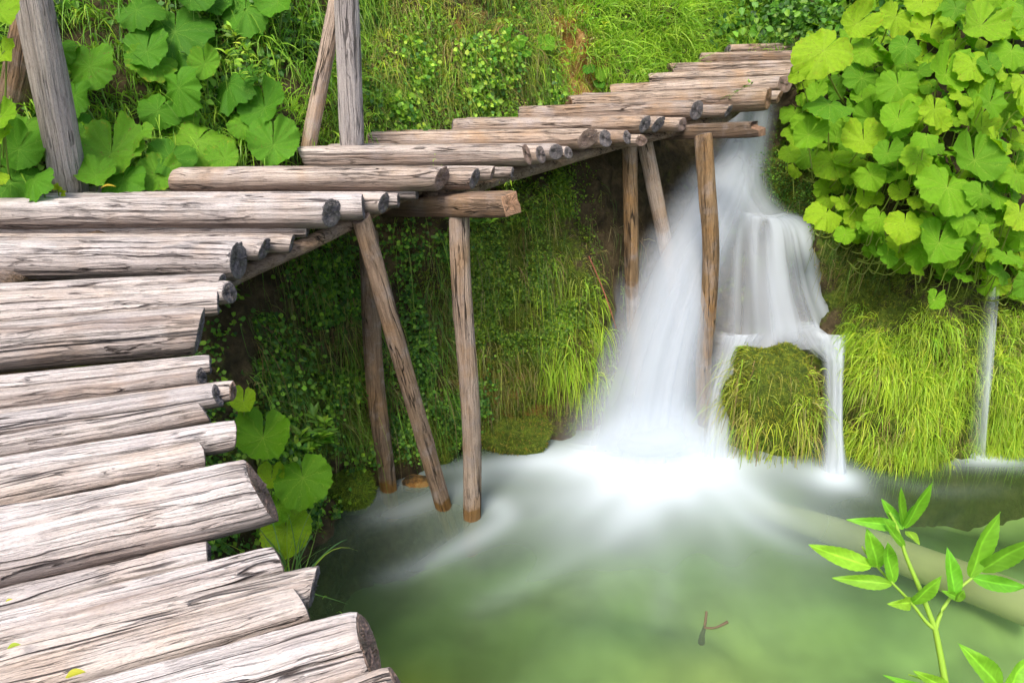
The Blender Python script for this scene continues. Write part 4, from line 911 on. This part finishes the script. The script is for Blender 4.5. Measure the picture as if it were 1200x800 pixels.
stems = [([(1120, 1050), (1115, 860), (1106, 790), (1096, 737)], [.010, .007, .006, .005]), ([(1096, 737), (1078, 690), (1062, 652), (1050, 615), (1042, 600)], [.005, .004, .003, .002]),
 ([(1096, 737), (1085, 728), (1068, 706), (1045, 682), (1020, 655), (1010, 640)], [.004, .003, .002, .0015]), ([(1096, 737), (1104, 715), (1118, 695), (1135, 680), (1150, 668)], [.004, .003, .0025, .002]),
 ([(1112, 810), (1080, 795), (1065, 790)], [.003, .002, .0015]), ([(1112, 830), (1150, 815), (1178, 800)], [.003, .002, .0015])]
parts = []
for pts, rad in stems: parts.append(tube([sprig_t(a, b, ST) for a, b in pts], rad, 20, 8))
V, F = join(parts); link('stem', mesh_np('stem', V - root, F, col=np.tile([.28, .48, .05], (len(V), 1))), e, None, (M_STALK,))
lv = [((1022, 664), (947, 641), 12, 0), ((1046, 684), (975, 675), 9, .02), ((1028, 665), (1020, 618), 12, .01), ((1047, 682), (1046, 632), 10, -.02), ((1068, 705), (1040, 704), 8, 0), ((1068, 706), (1098, 672), 10, -.01),
 ((1060, 640), (1032, 612), 6, 0), ((1050, 616), (992, 606), 8, .01), ((1058, 620), (1034, 583), 7, .02), ((1060, 618), (1055, 570), 6, .0), ((1060, 618), (1092, 564), 9, -.02), ((1062, 612), (1076, 590), 5, .01), ((1062, 622), (1077, 638), 6, 0),
 ((1118, 702), (1112, 640), 11, .01), ((1120, 700), (1104, 690), 5, 0), ((1120, 704), (1128, 690), 6, .01), ((1137, 676), (1164, 598), 14, 0), ((1148, 668), (1212, 628), 13, -.02), ((1138, 676), (1202, 694), 10, .02),
 ((1170, 805), (1122, 755), 15, 0), ((1180, 810), (1205, 768), 14, .02), ((1112, 808), (1070, 785), 9, .0), ((1100, 812), (1035, 790), 8, -.02)]
for i, (b, t_, w, dt) in enumerate(lv):
    B_ = sprig_t(*b, ST); T_ = sprig_t(*t_, ST + dt * 2 - .03); V, F, cv = vlance(B_, T_, w / FPX * ST * 1.0, (random.uniform(-.15, .15), -.8, .6), droop=random.uniform(-.08, .15))
    cl = pickc(1, SPRIG, rs, .10) * cv; link('leaf', mesh_np('leaf', V - root, F, col=cl), e, None, (M_SMALL,))

def herb(name, x, y, Y, h, n, leafl, cols, label, lean=(0, -.2, 1), up=True):
    """several upright stems carrying whorls of pointed leaves"""
    base = atY(x, y, Y); rt = base - np.array([0, 0, h * .5]); i = np.argmin(np.linalg.norm(BKpts - (rt + [0, .2, 0]), axis=1)); rt = BKpts[i]
    e = tag(empty(name, rt), label, 'plant'); sv, lvv, cc = [], [], []
    for k in range(n):
        top = base + np.array([rs.uniform(-.5, .5) * h, rs.uniform(-.2, .2) * h, rs.uniform(-.2, .55) * h]); mid = (rt + top) / 2 + rs.standard_normal(3) * .03
        sv.append(tube([rt, mid, top], [.004, .003, .0015], 12, 5)); P = catmull([rt, mid, top], 12)
        for j in range(4, 12):
            for q in range(4 if j == 11 else 2):
                a = rs.uniform(0, 6.28); dd = np.array([math.cos(a), math.sin(a) * .7 - .2, .25 + (.3 if j == 11 else 0)]); l = leafl * rs.uniform(.6, 1.1)
                V, F = lance(P[j], P[j] + nrm(dd) * l, l * .17, (0, -.3, 1), ns=6); lvv.append((V, F)); cc.append(pickc(1, cols, rs).repeat(len(V), 0))
    V, F = join(sv); link('stem', mesh_np('stem', V - rt, F, col=np.tile([.14, .22, .04], (len(V), 1))), e, None, (M_STALK,))
    V, F = join(lvv); link('foliage', mesh_np('foliage', V - rt, F, col=np.concatenate(cc)), e, None, (M_SMALL,))
herb('leafy_herb', 375, 515, 4.9, .42, 7, .13, [(.16, .34, .03), (.24, .44, .035), (.12, .26, .03)], 'leafy herb with whorled pointed leaves on the bank below the log ends')
herb('leafy_herb', 272, 62, 5.9, .30, 4, .10, BRIGHT, 'fine-leaved herb above the wide flat leaf on the left slope')
herb('leafy_herb', 560, 262, 5.95, .22, 2, .11, GR, 'small herb on the cliff just right of the pale prop top')
herb('leafy_herb', 690, 45, 8.6, .35, 3, .10, YEL, 'yellowish herb standing at the grassy hill beside the ochre scar')
herb('leafy_herb', 878, 100, 7.6, .06, 2, .06, GR, 'tiny seedlings sprouting on the cross beam below the big round log')

def tuft_thing(name, x, y, Y, L, n, cols, label, W=(.004, .007), bend=(.5, 1.2), cat='grass tuft'):
    p = atY(x, y, Y); P = np.repeat(p[None], n, 0) + rs.standard_normal((n, 3)) * .035; D = nrm(np.array([0, 0, 1.0]) + .35 * rs.standard_normal((n, 3)))
    V, F, C = blades(P, D, rs.uniform(.6, 1.05, n) * L, rs.uniform(*W, n), rs.uniform(*bend, n), pickc(n, cols, rs), rs, 8)
    tag(link(name, mesh_np(name, V - p, F, col=C), None, p, (M_GRASS,)), label, cat)
tuft_thing('grass_tuft', 345, 690, 3.3, .85, 46, [(.12, .26, .08), (.20, .36, .08), (.34, .5, .06)], 'blue-green tuft of long grass rising at the ends of the bottom logs', bend=(.05, .6))
tuft_thing('grass_tuft', 398, 712, 2.4, .12, 5, [(.2, .4, .04)], 'few thin green blades sticking up behind the lowest thick log', W=(.002, .003))
tuft_thing('grass_tuft', 595, 222, 5.5, .10, 16, BRIGHT, 'short bright sprouts growing on top of the square beam end', W=(.002, .004))
tuft_thing('grass_tuft', 510, 193, 5.6, .07, 8, BRIGHT, 'tiny sprouts between two log ends on the middle flight', W=(.002, .003))
# bright lobed leaves leaning in at the left edge
def twigleaves(name, pts, Y, label, col, rootp):
    e = tag(empty(name, rootp), label, 'plant')
    for (x, y, w, a) in pts:
        p = atY(x, y, Y); r = w / 2 / FPX * (Y / ray(x, y)[1]); k = 5; V, F = [], []; parts = []
        for q in range(3):
            an = a + (q - 1) * .9; dd = np.array([math.cos(an), -.15, math.sin(an)]); parts.append(lance(p, p + dd * r * 1.5 * (1 if q == 1 else .8), r * .7, (0, -1, .3), ns=7))
        V, F = join(parts); link('leaf', mesh_np('leaf', V - rootp, F, col=np.tile(np.array(col) * rs.uniform(.85, 1.15), (len(V), 1))), e, None, (M_SMALL,))
        q0 = rootp; V, F = tube([q0, (q0 + p) / 2 + np.array([0, 0, .05]), p], [.004, .003, .0015], 10, 5); link('stem', mesh_np('stem', V - rootp, F, col=np.tile([.2, .3, .05], (len(V), 1))), e, None, (M_STALK,))
place_plant('maple_sapling', [(atY(x, y, 4.75), w / 2 / FPX * 4.6) for x, y, w in [(2, 64, 40), (0, 138, 40), (-4, 160, 34), (-6, 12, 46), (-4, 206, 24), (-30, 100, 40)]], LR_, lr, 'bright lobed leaves of a sapling poking in at the left edge', 'plant', None, (.2, .3, .05), root=atY(-70, 235, 5.0), jit=.2)
twigleaves('seedling', [(68, 222, 12, 1.2), (72, 226, 10, .3)], 4.92, 'tiny yellow-green seedling at the foot of the thick railing post', (.5, .6, .03), atY(70, 233, 4.95))
for (x, y, z, s, c, lab) in [(10, 763, -1.72, .035, (.34, .44, .05), 'small yellow-green fallen leaf wedged between logs at the left edge'), (78, 797, -1.70, .05, (.46, .46, .05), 'yellow fallen leaf on the bottom logs cut by the lower edge'), (8, 708, -1.74, .02, (.5, .5, .05), 'tiny green leaf scrap on a near log'),
                              (118, 223, -1.24, .10, (.45, .34, .03), 'patch of yellow fallen leaves behind the thick white log')]:
    p = atZ(x, y, CAM[2] + z) + np.array([0, 0, .012]); V, F = lance(p, p + np.array([s, s * .3, .004]), s * .3, (0, 0, 1), ns=7)
    tag(link('fallen_leaf', mesh_np('fallen_leaf', V - p, F, col=np.tile(c, (len(V), 1))), None, p, (M_SMALL,)), lab, 'leaf')
# bare reddish stem on the cliff behind the fall
V, F = tube([atY(690, 300, 6.9), atY(705, 335, 6.75), atY(716, 365, 6.6), atY(722, 385, 6.55)], [.008, .007, .006, .003], 14, 6)
tag(link('dead_stem', mesh_np('stem', V, F, col=np.tile([.25, .09, .05], (len(V), 1))), None, None, (M_BED,)), 'bare reddish stem leaning on the cliff beside the main fall', 'stem')

# ---------------------------------------------------------------- light
w = bpy.data.worlds.new("World"); scene.world = w; w.use_nodes = True; nt = w.node_tree; bg = nt.nodes['Background']
sky = nt.nodes.new('ShaderNodeTexSky'); sky.sky_type = 'NISHITA'; sky.sun_disc = False
SE, SA = R(58), R(200)      # sun behind and a little to the left of the camera
sky.sun_elevation = SE; sky.sun_rotation = SA; sky.air_density = 1.0; sky.dust_density = 4.0; sky.ozone_density = 0.0
nt.links.new(sky.outputs[0], bg.inputs[0]); bg.inputs[1].default_value = .15
sd = bpy.data.lights.new('sun', 'SUN'); sd.energy = 1.5; sd.angle = R(20); sd.color = (1, .94, .84)
so = bpy.data.objects.new('sun', sd); COL.objects.link(so)
dirv = Vector((math.sin(SA) * math.cos(SE), math.cos(SA) * math.cos(SE), math.sin(SE)))
so.rotation_euler = dirv.to_track_quat('Z', 'Y').to_euler(); so.location = (0, -5, 20)
vs = scene.view_settings; vs.view_transform = 'Standard'; vs.look = 'None'; vs.exposure = .93; vs.gamma = 1; vs.use_curve_mapping = False
cy = scene.cycles; cy.max_bounces = 6; cy.transparent_max_bounces = 16; cy.diffuse_bounces = 3; cy.transmission_bounces = 4; cy.glossy_bounces = 2
cy.use_denoising = True; cy.use_adaptive_sampling = True; cy.adaptive_threshold = .03
